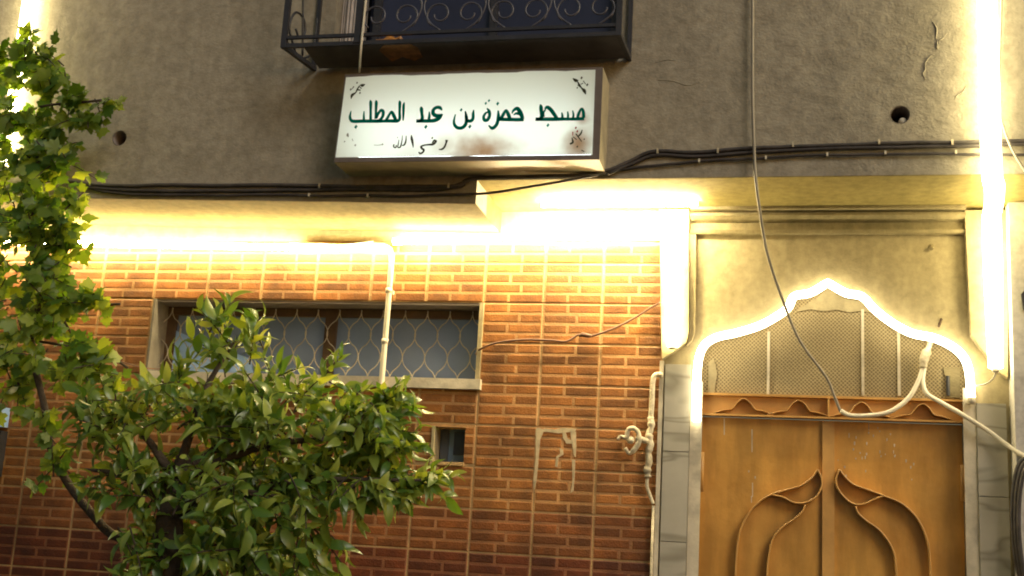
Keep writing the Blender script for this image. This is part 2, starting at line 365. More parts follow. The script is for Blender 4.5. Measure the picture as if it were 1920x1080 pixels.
# cracks and blisters of the render near the tall light
for k_, pts_ in enumerate(([(1776, 62), (1766, 74), (1758, 76), (1757, 92), (1764, 70)], [(1752, 102), (1744, 106), (1735, 118), (1734, 132), (1730, 138), (1736, 150)], [(1812, 160), (1806, 172), (1796, 178), (1790, 186)], [(1748, 40), (1756, 54), (1754, 76)], [(1232, 150), (1262, 152), (1290, 160), (1318, 152)], [(1228, 118), (1250, 112), (1268, 114)])):
    q_ = smooth([tuple(at(x, y, YU-0.0005)) for x, y in pts_], 4); k = len(q_)
    MB().tube(q_, [0.001+(0.0045 if k_ < 4 else 0.002)*math.sin(math.pi*i/(k-1))*(0.6+0.6*noise.noise(Vector((i*0.8, k_, 0)))) for i in range(k)], 6).build('plaster_blister', M['upper'], B, True)
# soffits
MB().prism([(XL, zl(XL)-0.002), (XS-0.002, ZLb-0.002), (XS-0.002, ZR+0.1), (XL, zl(XL)+0.1)], YU+0.004, 0.25).build('soffit', M['soffit'], B)
MB().box(XS, XR, YU+0.004, 0.25, ZR-0.002, ZR+0.1).build('soffit', M['soffit'], B)
# room behind the upper window
rm = MB().box(WX0-0.3, WX1+0.2, -0.06, -0.02, 3.6, 5.3).build('room_panel', M['navy'], B)
# upper window: dark shutter and curtain
uw = MB().box(WX0-0.02, WX1-0.01, YU+0.10, YU+0.13, 3.862, 5.09).build('window_shutter', M['navy'], B)
for i in range(3):
    x = WX0+0.02+(WX1-WX0-0.06)*i/2; MB().box(x-0.018, x+0.018, YU+0.075, YU+0.099, 3.866, 5.08).build('shutter_stile', M['iron'], uw)
cv = []; n = 26
for k in range(2):
    for i in range(n+1):
        x = WX0-0.155+0.135*i/n; cv.append((x, YU+0.07+0.012*math.sin(i*1.9)+0.006*math.sin(i*0.7), 3.865+1.2*k))
MB().add(cv, [(i, i+1, n+2+i, n+1+i) for i in range(n)]).build('curtain', M['curtain'], B, True)

# lower brick-tiled wall --------------------------------------------------------------
XE = -0.552                                                 # right end of the tiled wall
W0, W1 = at(290, 566), at(900, 712)
wx0, wx1, wz0, wz1 = -3.158, -1.432, 2.388, 2.767
nx0, nx1 = at(812, 835).x, at(871, 835).x; nz0, nz1 = at(845, 868).z, at(845, 801).z
bw = MB().box(XL, XE, 0.0, 0.24, 0.0, 3.2205).build('brick_wall', M['grout'], B)
cut(bw, [MB().box(wx0, wx1, -0.1, 0.4, wz0, wz1), MB().box(nx0, nx1, -0.1, 0.4, nz0, nz1)])
def unit_piece(name, mm, b):
    v = [(-.5,1,-.5),(.5,1,-.5),(.5,1,.5),(-.5,1,.5),(-.5,.35,-.5),(.5,.35,-.5),(.5,.35,.5),(-.5,.35,.5),(-.5+b,0,-.5+3*b),(.5-b,0,-.5+3*b),(.5-b,0,.5-3*b),(-.5+b,0,.5-3*b)]
    f = [(0,1,5,4),(1,2,6,5),(2,3,7,6),(3,0,4,7),(4,5,9,8),(5,6,10,9),(6,7,11,10),(7,4,8,11),(8,9,10,11)]
    return MB().add(v, f).mesh(name, mm)
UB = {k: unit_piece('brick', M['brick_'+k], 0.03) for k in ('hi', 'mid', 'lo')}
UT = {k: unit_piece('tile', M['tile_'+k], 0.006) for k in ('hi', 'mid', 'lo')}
JX = [XE-0.001, -0.845, -1.127, -1.421, -1.712, -2.0, -2.29, -2.579, -2.875, -3.17, -3.471, -3.772, -4.07, -4.365, -4.66]
CH = 0.049; ZJ = 1.787
def free(x0, x1, z0, z1):
    """pieces of the rectangle left over by the window and the niche"""
    R = [(x0, x1, z0, z1)]
    for a0, a1, c0, c1 in ((wx0, wx1, wz0, wz1), (nx0, nx1, nz0, nz1)):
        N = []
        for (p, q, r, s) in R:
            if q <= a0 or p >= a1 or s <= c0 or r >= c1: N.append((p, q, r, s)); continue
            if r < c0: N.append((p, q, r, c0))
            if s > c1: N.append((p, q, c1, s))
            lo, hi = max(r, c0), min(s, c1)
            if p < a0: N.append((p, a0, lo, hi))
            if q > a1: N.append((a1, q, lo, hi))
        R = N
    return [r for r in R if r[1]-r[0] > 0.012 and r[3]-r[2] > 0.010]
tiles = []; bricks = []
rb = random.Random(3)
for ci in range(len(JX)-1):
    x1, x0 = JX[ci]-0.0038, JX[ci+1]+0.0038
    for ri in range(-9, 7):
        za, zb = ZJ+ri*4*CH+0.0035, ZJ+(ri+1)*4*CH-0.0035
        if za > 3.08: continue
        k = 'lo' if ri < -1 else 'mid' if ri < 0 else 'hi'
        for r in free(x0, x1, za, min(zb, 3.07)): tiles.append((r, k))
        for c in range(4):
            z0, z1 = ZJ+(ri*4+c)*CH+0.0062+rb.uniform(-.001, .001), ZJ+(ri*4+c+1)*CH-0.0062+rb.uniform(-.001, .001)
            if z1 > 3.065: continue
            s = x0+(x1-x0)*((0.42 if (c+ri) % 2 else 0.60)+rb.uniform(-.02, .02))
            for a, b in ((x0+0.005, s-0.0065), (s+0.0065, x1-0.005)):
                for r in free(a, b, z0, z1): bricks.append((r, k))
def hidden(x, z):
    px, py = pix((x, 0, z))
    if not (-60 < px < 1260 and 380 < py < 1120): return True
    return (130 < px < 700 and py > 760) or (px < 150 and py < 700)
def rankkey(it):
    (a, b, c, d), k = it; x, z = (a+b)/2, (c+d)/2
    return (hidden(x, z), -(b-a)*(d-c)/((Vector((x, 0, z))-CAM).length**2))
def lay(items, name, units, yf, yb, limit):
    items = sorted(items, key=rankkey)
    for (a, b, c, d), k in items[:limit]:
        o = bpy.data.objects.new(name, units[k]); COL.objects.link(o); o.parent = bw
        j = rb.uniform(-0.0003, 0.0003)
        o.location = ((a+b)/2, yf+j, (c+d)/2); o.scale = (b-a, yb-yf-j, d-c)
    for k in ('hi', 'mid', 'lo'):
        mb = MB(); um = units[k]; vs = [v.co for v in um.vertices]; fs = [tuple(p.vertices) for p in um.polygons]
        for (a, b, c, d), kk in items[limit:]:
            if kk != k: continue
            j = rb.uniform(-0.0003, 0.0003)
            mb.add([((a+b)/2+v.x*(b-a), yf+j+v.y*(yb-yf-j), (c+d)/2+v.z*(d-c)) for v in vs], fs)
        if mb.v:
            o = mb.build('distant_'+name, um.materials[0], bw); o['kind'] = 'stuff'
lay(tiles, 'tile', UT, -0.0022, 0.003, 300)
lay(bricks, 'brick', UB, -0.0036, -0.0008, 300)

# long window
win = MB()
fr = 0.045
for (a, b, c, d) in ((wx0-0.0, wx1, wz0-0.055, wz0+0.0),):
    pass
sill = MB().box(wx0-0.02, wx1+0.025, -0.034, 0.20, wz0-0.045, wz0+0.004).build('window', M['paint'], B)
sill['label'] = 'long low window with wavy wire grille and cream sill'
RV = M['white']
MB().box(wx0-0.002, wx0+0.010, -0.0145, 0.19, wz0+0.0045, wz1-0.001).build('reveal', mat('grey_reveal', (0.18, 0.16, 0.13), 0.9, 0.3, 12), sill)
MB().box(wx1-0.006, wx1+0.014, -0.016, 0.19, wz0+0.0045, wz1-0.001).build('reveal', M['cream'], sill)
MB().box(wx0+0.0105, wx1-0.0065, 0.002, 0.19, wz1-0.012, wz1+0.012).build('lintel', M['signrim'], sill)
MB().box(wx0+0.005, wx1-0.005, 0.15, 0.165, wz0+0.005, wz1-0.013).build('pane', M['glass'], sill)
mx = at(620, 630, 0.14).x
MB().box(mx-0.03, mx+0.03, 0.125, 0.149, wz0+0.006, wz1-0.014).build('mullion', M['wood'], sill)
MB().box(wx0+0.006, wx1-0.006, 0.127, 0.149, wz1-0.055, wz1-0.0145).build('frame_rail', M['wood'], sill)
MB().box(wx0+0.006, wx0+0.06, 0.13, 0.148, wz0+0.007, wz1-0.056).build('frame_stile', M['wood'], sill)
bl = [at(312, 612, 0.145), at(388, 645, 0.145), at(470, 672, 0.145), at(475, 700, 0.145), at(308, 698, 0.145)]
MB().prism([(p.x, p.z) for p in bl], 0.140, 0.147).build('blue_card', M['bluelit'], sill)
per = 0.115; zc = wz0-0.002
k = 0; x = wx0+0.05
while x < wx1-0.05:
    for s in (1, -1):
        P = []
        for i in range(25):
            t = i/24; z = zc+0.008+t*(wz1-wz0-0.03)
            u = (t*1.55) % 1.0
            a = math.cos(2*math.pi*u); a = math.copysign(abs(a)**0.7, a)
            P.append((x+s*per*0.26*a+s*per*0.0+per*0.25*(s), 0.095+0.004*s, z))
        MB().tube(P, 0.0027, 5).build('grille_wire', M['wire'], sill, True)
    x += per
# small niche window
nw = MB().box(nx0, nx1, 0.10, 0.12, nz0, nz1).build('vent_window', mat('teal_vent_sheet', (0.12, 0.19, 0.29), 0.4, 0.2, 6), B)
MB().box(nx0-0.006, nx0+0.006, -0.016, 0.1, nz0-0.03, nz1+0.003).build('reveal', M['cream'], nw)
MB().box(nx0+0.0065, nx1+0.004, -0.014, 0.1, nz0-0.012, nz0+0.004).build('sill', M['grout'], nw)
MB().box(nx0+0.075, nx1-0.003, 0.094, 0.0995, nz0+0.045, nz1-0.012).build('pane', M['navy'], nw)
MB().box(nx0+0.012, nx0+0.05, 0.085, 0.0995, nz0+0.004, nz1).build('jamb', mat('dark_jamb', (0.05, 0.06, 0.075), 0.6), nw)
# plaster band between tiles and soffit
MB().box(XL, XE, -0.010, -0.001, 3.073, 3.2205).build('plaster_band', M['cream'], B)

# door bay ----------------------------------------------------------------------------
def P2(px, py, Y=0.0):
    p = at(px, py, Y); return (p.x, p.z)
ARCHPX = [(1305, 770), (1308, 690), (1316, 655), (1340, 634), (1385, 623), (1430, 608), (1475, 580), (1489, 556), (1520, 549), (1552, 530), (1585, 549), (1616, 556), (1640, 580), (1672, 605), (1710, 625), (1755, 635), (1795, 657), (1815, 688), (1820, 745)]
arch_pts = smooth([P2(*p) for p in ARCHPX[2:9]], 6)+smooth([P2(*p) for p in ARCHPX[9:18]], 6)
dl, dr = at(1305, 800).x, at(1818, 800).x
opening = [(dl, -0.5)]+[(dl, 2.2)]+arch_pts+[(dr, 2.2), (dr, -0.5)]
bay = MB().box(XE+0.001, 0.95, 0.0, 0.24, 0.0, 3.2225).build('door_surround', M['cream'], B)
cut(bay, [MB().prism(opening, -0.1, 0.4)])
# jamb paint strips below the rope light
for s, xa in ((-1, dl), (1, dr)):
    MB().box(xa-0.026, xa+0.026, -0.012, -0.001, 0.0, 2.41).build('jamb_strip', M['paint'], B)
# pilaster heads with slanted feet
pl = [P2(1238, 398), P2(1293, 398), P2(1292, 628), P2(1288, 645), P2(1262, 664), P2(1243, 676)]
MB().prism(pl, -0.05, -0.001).build('pilaster_head', M['cream'], B)
pm = [P2(1293, 440), P2(1306, 440), P2(1304, 622), P2(1298, 640), P2(1288, 650), P2(1293, 628)]
MB().prism(pm, -0.028, -0.001).build('pilaster_moulding', M['cream'], B)
pr = [P2(1806, 400), P2(1888, 400), P2(1886, 712), P2(1871, 702), P2(1846, 668), P2(1818, 632)]
MB().prism(pr, -0.05, -0.001).build('pilaster_head', M['cream'], B)
# marble cladding
def marble(pxa, pxb, ztop, x0, x1):
    z = ztop; i = 0
    for h in (0.40, 0.40, 0.40, 0.40, 0.40, 0.40, 0.40):
        za = max(0.004, z-h)
        t = unit_piece('marble_tile', M['marble'], 0.0012); o = bpy.data.objects.new('marble_tile', t); COL.objects.link(o); o.parent = B
        o.scale = (x1-x0, 0.02, (z-za)-0.001); o.location = ((x0+x1)/2, -0.022, (z+za)/2)
        t2 = Matrix.Identity(4)
        z = za
        if z <= 0.01: break
marble(0, 0, at(1270, 684).z, at(1245, 800).x, dl-0.028)
marble(0, 0, at(1855, 757).z, dr+0.028, 0.93)
MB().box(XE-0.012, XE+0.006, -0.028, -0.001, 0.0, 2.5).build('edge_trim', M['paint'], B)
# cornice above the door: stacked mouldings, weathered
cx0, cx1 = at(1296, 420).x, at(1808, 420).x
zc0, zc1 = at(1550, 441).z, ZR-0.004
prof = [(0.0, zc0), (-0.035, zc0), (-0.042, zc0+0.014), (-0.018, zc0+0.020), (-0.014, zc0+0.055), (-0.04, zc0+0.064), (-0.062, zc0+0.078), (-0.062, zc0+0.088), (-0.035, zc0+0.092), (-0.035, zc0+0.100), (-0.085, zc0+0.103), (-0.085, zc1), (0.0, zc1)]
n = len(prof)
MB().add([(cx0, y-0.001, z) for y, z in prof]+[(cx1, y-0.001, z) for y, z in prof], [tuple(range(n)), tuple(range(2*n-1, n-1, -1))]+[(i, i+n, (i+1) % n+n, (i+1) % n) for i in range(n)]).build('cornice', M['oldcream'], B)
# right-hand pier
MB().box(0.948, XR, -0.12, 0.3, 0.0, ZR-0.003).build('side_pier', M['white'], B)

# transom screen behind the arch
YD = 0.075                                                   # door plane inside the opening
sc_b = at(1560, 742, YD).z
scr = MB().prism([(dl+0.004, sc_b)]+[(dl+0.004, 2.5)]+[(x*0.995, z-0.006) for x, z in arch_pts]+[(dr-0.004, 2.5), (dr-0.004, sc_b)], YD+0.004, YD+0.012).build('transom_screen', M['screen'], B)
for pxx, tp in ((1440, 622), (1618, 580), (1686, 622)):
    a, b = at(pxx, 742, YD), at(pxx-1, tp, YD); MB().box(a.x-0.006, a.x+0.006, YD-0.006, YD+0.003, a.z, b.z).build('rib', M['paint'], scr)
capb = [P2(1500, 578, YD), P2(1530, 560, YD), P2(1552, 540, YD), P2(1580, 560, YD), P2(1622, 566, YD), P2(1640, 588, YD), P2(1615, 583, YD), P2(1592, 586, YD), P2(1570, 581, YD), P2(1545, 584, YD), P2(1520, 580, YD), P2(1494, 585, YD)]
MB().prism(capb, YD-0.004, YD+0.003).build('plaster_patch', M['cream'], scr)
MB().prism([P2(1328, 680, YD), P2(1338, 672, YD), P2(1345, 700, YD), P2(1338, 742, YD), P2(1328, 742, YD)], YD-0.006, YD+0.003).build('plaster_patch', M['cream'], scr)
MB().prism([P2(1768, 690, YD), P2(1800, 690, YD), P2(1800, 746, YD), P2(1770, 746, YD), P2(1776, 720, YD)], YD-0.006, YD+0.003).build('plaster_patch', M['oldcream'], scr)
MB().tube([at(1778, 742, YD-0.012), at(1777, 705, YD-0.012)], 0.008, 8).build('bolt', M['iron'], scr)

# metal double door
xl, xr = at(1314, 900, YD).x, at(1806, 900, YD).x
dz_top = at(1560, 789, YD).z; rz = at(1560, 744, YD).z
xm = at(1553, 900, YD).x
door = MB()
door.box(xl-0.004, xr+0.004, YD-0.045, YD+0.02, dz_top+0.004, dz_top+0.012)
door.box(xl-0.004, xr+0.004, YD-0.028, YD+0.02, rz-0.010, rz)
door.box(xl-0.004, xr+0.004, YD+0.0, YD+0.02, dz_top+0.013, rz-0.011)
door.box(xl-0.035, xl-0.005, YD-0.02, YD+0.02, 0, rz)
door.box(xr+0.005, xr+0.035, YD-0.02, YD+0.02, 0, rz)
door = door.build('door', M['doorbar'], B); door['label'] = 'ochre metal double door with curled leaf mouldings'
for x0, x1 in ((xl, xm-0.002), (xm+0.002, xr)):
    MB().box(x0, x1, YD, YD+0.03, 0.01, dz_top).build('leaf', M['door'], door)
MB().box(xm-0.026, xm+0.026, YD-0.018, YD-0.001, 0.02, dz_top-0.004).build('centre_bar', M['doorbar'], door)
MB().box(xm-0.004, xm+0.004, YD-0.045, YD-0.001, dz_top+0.014, rz-0.012).build('rail_divider', M['doorbar'], door)
for wx in (1395, 1497, 1614, 1728):
    P = smooth([P2(wx+dx, 0, YD)[:1]+(at(wx, yy+(wx-1316)*0.03, YD).z,) for dx, yy in ((-75, 776), (-48, 769), (-26, 768), (-14, 755), (0, 747), (13, 754), (24, 768), (48, 774), (70, 778))], 5)
    P = [(at(wx+dx, yy+(wx-1316)*0.03, YD).x, at(wx+dx, yy+(wx-1316)*0.03, YD).z) for dx, yy in smooth([(-58, 774), (-36, 768), (-22, 766), (-12, 754), (0, 747), (12, 754), (22, 767), (36, 770), (54, 776)], 4)]
    MB().ribbon(P, 0.004, YD-0.042, YD-0.001).build('wave_strip', M['doorbar'], door, True)
def orn(pxs): 
    return [(at(x, y, YD-0.02).x, at(x, y, YD-0.02).z) for x, y in smooth(pxs, 6)]
zq = lambda x, y: (1320+x/3.84, 860+y/3.84)
L1 = [(1383, 1320), (1381, 1200)]+[zq(228, 845), zq(240, 640), zq(262, 520), zq(320, 400), zq(400, 310), zq(490, 258), zq(600, 225), zq(700, 195), zq(775, 140), zq(818, 80)]
L2 = [zq(818, 80), zq(848, 150), zq(840, 225), zq(790, 290), zq(715, 320), zq(640, 315), zq(570, 280), zq(490, 262)]
L3 = [(1437, 1320), (1438, 1200)]+[zq(455, 845), zq(470, 680), zq(500, 570), zq(570, 490), zq(650, 435), zq(705, 385), zq(728, 335)]
R1 = [(1752, 1320), (1748, 1200)]+[zq(1628, 845), zq(1612, 620), zq(1545, 450), zq(1430, 330), zq(1290, 268), zq(1190, 230), zq(1080, 190), zq(1020, 140), zq(975, 80)]
R2 = [zq(975, 80), zq(950, 150), zq(965, 220), zq(1020, 290), zq(1080, 328), zq(1150, 328), zq(1220, 295), zq(1290, 270)]
R3 = [(1690, 1320), (1688, 1200)]+[zq(1385, 845), zq(1362, 665), zq(1270, 525), zq(1170, 450), zq(1110, 395), zq(1090, 345)]
for nm, pth in (('crescent_moulding', L2), ('outer_moulding', L1), ('inner_moulding', L3), ('crescent_moulding', R2), ('outer_moulding', R1), ('inner_moulding', R3)):
    MB().ribbon(orn(pth), 0.007, YD-0.046, YD-0.001).build(nm, M['doorbar'], door, True)
for hx, hy0, hy1 in ((1316, 848, 922), (1805, 872, 940)):
    a, b = at(hx, hy0, YD-0.02), at(hx, hy1, YD-0.02)
    MB().tube([(a.x, YD-0.022, b.z), (a.x, YD-0.022, a.z)], 0.012, 10).build('hinge', M['doorbar'], door, True)
# drips of paint on the door
rp = random.Random(5); dm = MB()
drips = [(1358, 785, 30), (1410, 805, 42), (1411, 905, 26), (1409, 930, 12), (1629, 793, 14), (1592, 812, 8), (1404, 882, 3), (1416, 893, 4)]+[(rp.uniform(1600, 1680), rp.uniform(800, 860), rp.uniform(2, 6)) for _ in range(22)]+[(rp.uniform(1570, 1720), rp.uniform(860, 900), rp.uniform(1, 5)) for _ in range(8)]
for x, y, h in drips:
    a = at(x, y, YD); b = at(x, y+h, YD); ww = rp.uniform(0.0018, 0.0032)
    dm.prism([(a.x-ww, a.z), (a.x+ww, a.z), (b.x+ww*.8, b.z), (b.x, b.z-ww), (b.x-ww*.8, b.z)], YD-0.0016, YD-0.0002)
o = dm.build('paint_drips', M['paint'], door); o['kind'] = 'stuff'

# ------------------------------------------------------------------ LED lights
def led(name, P, r, label, m_=None, flat=None, n=8):
    t = thing(name, label, 'light', tuple(P[-1]))
    keep(MB().tube(smooth([tuple(p) for p in P], 4) if len(P) > 2 else P, r, n).build('light_tube', m_ or M['led'], None, True), t)
    d = (Vector(P[-1])-Vector(P[-2])).normalized(); e = Vector(P[-1])
    keep(MB().tube([e, e+d*0.012], r*0.7, 10).build('end_cap', M['paint'], None, True), t)
    return t
zs = 3.015
led('led_light_strip', [(-5.2, -0.075, zs+0.05), (at(735, 462).x, -0.075, zs)], 0.015, 'warm white light strip under the left soffit above the long window')
led('led_light_strip', [(at(750, 440).x, -0.09, 3.05), (-0.60, -0.09, 3.10)], 0.016, 'warm white light strip under the soffit between white conduit and door bay', M['led_bay'])
a = at(1266, 405, -0.08); b = at(1262, 650, -0.08)
led('led_light_strip', [(a.x, -0.085, 3.15), (b.x, -0.085, b.z)], 0.027, 'short upright light strip at the brick wall corner left of the door', M['led_corner'])
led('led_light_strip', [(-1.12, -0.20, 3.200), (-0.40, -0.20, 3.200)], 0.012, 'short light strip fixed to the soffit above the brick wall corner', M['led_flood'])
t0, t1 = at(1858, -60, YU-0.06), at(1866, 695, YU-0.06)
t0 = at(1859, 300, YU-0.06); t1 = at(1867, 690, -0.11)
tt_ = thing('led_light_strip', 'tall light strip at the right, bent under the overhang and down the pilaster', 'light', (t1.x, -0.11, t1.z))
pth = [(t0.x, YU-0.06, 5.2), (t0.x, YU-0.06, 4.4), (t0.x, YU-0.06, 3.6), (t0.x, YU-0.06, 3.22), (t0.x+0.015, YU-0.02, 3.165), (t0.x+0.05, -0.30, 3.16), (t1.x-0.005, -0.15, 3.16), (t1.x, -0.11, 3.11), (t1.x, -0.11, 2.8), (t1.x, -0.11, t1.z)]
sp_ = smooth(pth, 5)
keep(MB().tube(sp_, [0.040 if i < len(sp_)-8 else 0.040-0.0014*(i-len(sp_)+8) for i in range(len(sp_))], 8).build('light_tube', M['led_tall'], None, True), tt_)
keep(MB().tube([(t1.x, -0.11, t1.z), (t1.x, -0.11, t1.z-0.02)], [0.02, 0.012], 8).build('end_cap', M['white_cable'], None, True), tt_)
t0 = at(52, 20, YU-0.05)
led('led_light_strip', [(t0.x, YU-0.05, 5.2), (t0.x, YU-0.05, 3.30)], 0.032, 'tall upright light strip behind the vine at upper left', M['led_tall'])
ropeP = [(at(1306, 790, -0.035)), at(1307, 700, -0.035)]+[at(x, y, -0.035) for x, y in ARCHPX[2:18]]+[at(1821, 745, -0.035)]
RP = []
raw = [tuple(p) for p in ropeP]; ia = 9
RP = smooth(raw[:ia+1], 5)[:-1]+smooth(raw[ia:], 5)
t = thing('led_rope_light', 'glowing rope light tracing the pointed arch over the door', 'light', tuple(RP[0]))
keep(MB().tube(RP, 0.0185, 8).build('light_tube', M['led_arch'], None, True), t)
e = Vector(RP[-1]); keep(MB().tube([e, e-Vector((0, 0, 0.03))], 0.017, 10).build('end_cap', M['paint'], None, True), t)
wirepx('lead_wire', [(1868, 697, -0.11), (1862, 710, -0.10), (1848, 720, -0.07), (1826, 724, -0.035)], 0, 0.004, M['white_cable'], 'thin pale lead curling from tall light strip to arch rope light', 'wire')

# ------------------------------------------------------------------ lightbox sign
SF = -0.72
M['face'] = signface()
M['ink'] = ink('green_vinyl', (0.002, 0.24, 0.175), 0.5); M['ink2'] = ink('dark_print', (0.05, 0.05, 0.03), 0.25); M['ink3'] = ink('faded_print', (0.32, 0.30, 0.27), 0.4); M['ink4'] = ink('red_print', (0.30, 0.03, 0.03), 0.3)
sTL, sTR, sBR, sBL = P2(650, 145, SF), P2(1117, 132, SF), P2(1111, 291, SF), P2(630, 296, SF)
S = thing('lightbox_sign', 'white backlit sign box with green Arabic lettering below the iron cage', 'sign', (-1.38, YU, 3.25))
yb = YU-0.001
cbx = [(sBL[0]-0.006, sBL[1]-0.022), (sBR[0]+0.03, sBR[1]-0.022), (sTR[0]+0.032, sTR[1]+0.012), (sTL[0]-0.006, sTL[1]+0.012)]
fx = [sBL, sBR, sTR, sTL]
# casing: four walls, open front, back
mb = MB()
vv = [(x, SF, z) for x, z in cbx]+[(x, yb, z) for x, z in cbx]
ins = [(cbx[0][0]+.006, cbx[0][1]+.006), (cbx[1][0]-.006, cbx[1][1]+.006), (cbx[2][0]-.006, cbx[2][1]-.006), (cbx[3][0]+.006, cbx[3][1]-.006)]
vv += [(x, SF, z) for x, z in ins]+[(x, yb-0.004, z) for x, z in ins]
ff = []
for i in range(4):
    j = (i+1) % 4
    ff += [(i, j, 4+j, 4+i), (8+i, 12+i, 12+j, 8+j), (i, 8+i, 8+j, j)]
ff += [(4, 5, 6, 7), (12, 13, 14, 15)]
keep(mb.add(vv, ff).build('casing', M['signbox']), S)
# rim
mb = MB(); vv = [(x, SF-0.006, z) for x, z in cbx]+[(x, SF-0.006, z) for x, z in fx]+[(x, SF-0.0005, z) for x, z in cbx]+[(x, SF-0.0005, z) for x, z in fx]
ff = []
for i in range(4):
    j = (i+1) % 4; ff += [(i, j, 4+j, 4+i), (8+i, 12+i, 12+j, 8+j), (i, 8+i, 8+j, j), (4+i, 4+j, 12+j, 12+i)]
keep(mb.add(vv, ff).build('rim', M['signrim']), S)
# face sheet, a bit bigger than the opening at the top where it was trimmed raggedly
top = []
rr = random.Random(11); N = 26
for i in range(N+1):
    t_ = i/N; top.append((sTR[0]+(sTL[0]-sTR[0])*t_, sTR[1]+(sTL[1]-sTR[1])*t_+0.004*noise.noise(Vector((i*0.37, 1.3, 0)))+0.002*(1 if (i//4) % 2 else -1)))
poly = [sBL]+[(sBL[0]+(sBR[0]-sBL[0])*i/12, sBL[1]+(sBR[1]-sBL[1])*i/12+0.003*noise.noise(Vector((i*0.9, 7, 0)))) for i in range(1, 12)]+[sBR]+top
face = MB().add([(x, SF-0.008, z) for x, z in poly], [tuple(range(len(poly)))]).build('face_sheet', M['face']); keep(face, S)
for f_ in (0.30, 0.70):
    zt = sBL[1]+0.03+0.12*(f_-0.3)/0.4
    keep(MB().tube([(sBL[0]+0.06, YU-0.07, zt+0.01), (sBR[0]-0.03, YU-0.07, zt+0.01)], 0.013, 8).build('fluorescent_tube', M['tube'], None, True), S)
# lettering
YI = SF-0.0098
def stroke_mesh(strokes, conv, wscale):
    mb = MB()
    for st in strokes:
        if len(st) == 1:                                    # rhombic dot
            x, y, r = st[0]; q = [conv(x-r*.8, y+r*.25), conv(x+r*.1, y-r*1.0), conv(x+r*.8, y-r*.2), conv(x-r*.05, y+r*1.05)]
            mb.prism([(p.x, p.z) for p in q], YI-0.0006, YI); continue
        sp_ = smooth(st, 6) if len(st) > 2 else st
        pts = [conv(p[0], p[1]) for p in sp_]; ww = [max(2.5, p[2])*wscale*0.72 for p in sp_]; k = len(pts); o = len(mb.v)
        for i in range(k):
            d = pts[min(i+1, k-1)]-pts[max(i-1, 0)]; d = Vector((d.x, d.z)).normalized(); nn = Vector((-d.y, d.x))*ww[i]
            for yy in (YI-0.0006, YI):
                mb.v += [(pts[i].x+nn.x, yy, pts[i].z+nn.y), (pts[i].x-nn.x, yy, pts[i].z-nn.y)]
        for i in range(k-1):
            a = o+4*i; b = a+4
            mb.f += [(a, a+1, b+1, b), (a+2, b+2, b+3, a+3), (a, b, b+2, a+2), (a+1, a+3, b+3, b+1)]
        mb.f += [(o, o+2, o+3, o+1)]; e = o+4*(k-1); mb.f += [(e, e+1, e+3, e+2)]
    return mb
c1 = lambda x, y: at(640+x/6, 130+y/6, SF); c2 = lambda x, y: at(860+x/5.4, 130+y/5.4, SF)
PXM = (at(900, 200, SF)-at(800, 200, SF)).length/100          # metres per photo pixel on the sign
W_mutallib = [[(716, 380, 8), (708, 420, 22), (706, 500, 20), (702, 585, 10)],
  [(660, 360, 6), (666, 390, 24), (664, 480, 20), (664, 560, 24), (640, 588, 28), (600, 590, 28), (540, 590, 26), (480, 592, 24), (420, 592, 28), (340, 592, 28), (250, 592, 28), (150, 594, 28), (118, 580, 24), (106, 540, 20), (118, 478, 8)],
  [(625, 585, 20), (600, 535, 28), (575, 488, 20), (550, 515, 20), (528, 555, 22), (505, 588, 22)],
  [(396, 355, 6), (402, 385, 24), (398, 470, 20), (396, 565, 22)],
  [(400, 560, 20), (425, 505, 22), (455, 470, 24), (478, 485, 26), (476, 530, 24), (450, 572, 24), (410, 590, 22)],
  [(332, 355, 6), (338, 385, 24), (338, 470, 20), (338, 580, 22)],
  [(264, 480, 8), (262, 530, 16), (262, 585, 20)], [(172, 655, 24)]]
W_abd = [[(903, 428, 8), (908, 455, 28), (914, 510, 24), (918, 560, 26), (895, 588, 28), (850, 592, 24)],
  [(850, 590, 26), (930, 590, 28), (1000, 590, 28), (1060, 582, 32), (1110, 555, 30), (1146, 512, 10)],
  [(996, 485, 8), (998, 530, 20), (990, 585, 22)],
  [(1140, 470, 10), (1118, 442, 26), (1080, 438, 26), (1046, 462, 28), (1040, 505, 30), (1075, 530, 30), (1142, 520, 16)], [(958, 655, 24)]]
W_bin = [[(1496, 465, 8), (1490, 510, 22), (1488, 560, 24), (1465, 588, 28), (1430, 588, 24), (1410, 560, 22), (1406, 490, 10)],
  [(1400, 480, 10), (1414, 550, 24), (1408, 620, 26), (1370, 664, 28), (1320, 668, 26), (1284, 640, 24), (1274, 590, 18), (1290, 515, 8)],
  [(1354, 465, 20)], [(1452, 652, 24)]]
W_hamza = [[(292, 402, 8), (314, 435, 22), (318, 480, 22), (296, 520, 24), (268, 522, 24), (258, 490, 20), (276, 455, 16), (300, 440, 12)],
  [(280, 352, 16)], [(312, 325, 16)],
  [(405, 425, 10), (408, 480, 22), (400, 540, 24), (380, 580, 24), (345, 604, 24), (308, 575, 8)], [(400, 355, 20)],
  [(408, 510, 22), (440, 515, 24), (540, 516, 26), (600, 518, 26), (664, 515, 26)],
  [(430, 512, 20), (455, 470, 24), (484, 422, 16), (505, 460, 26), (525, 512, 24)],
  [(545, 455, 8), (560, 425, 18), (595, 405, 26), (622, 430, 28), (642, 475, 28), (655, 515, 20)],
  [(560, 470, 6), (590, 455, 18), (625, 460, 22)]]
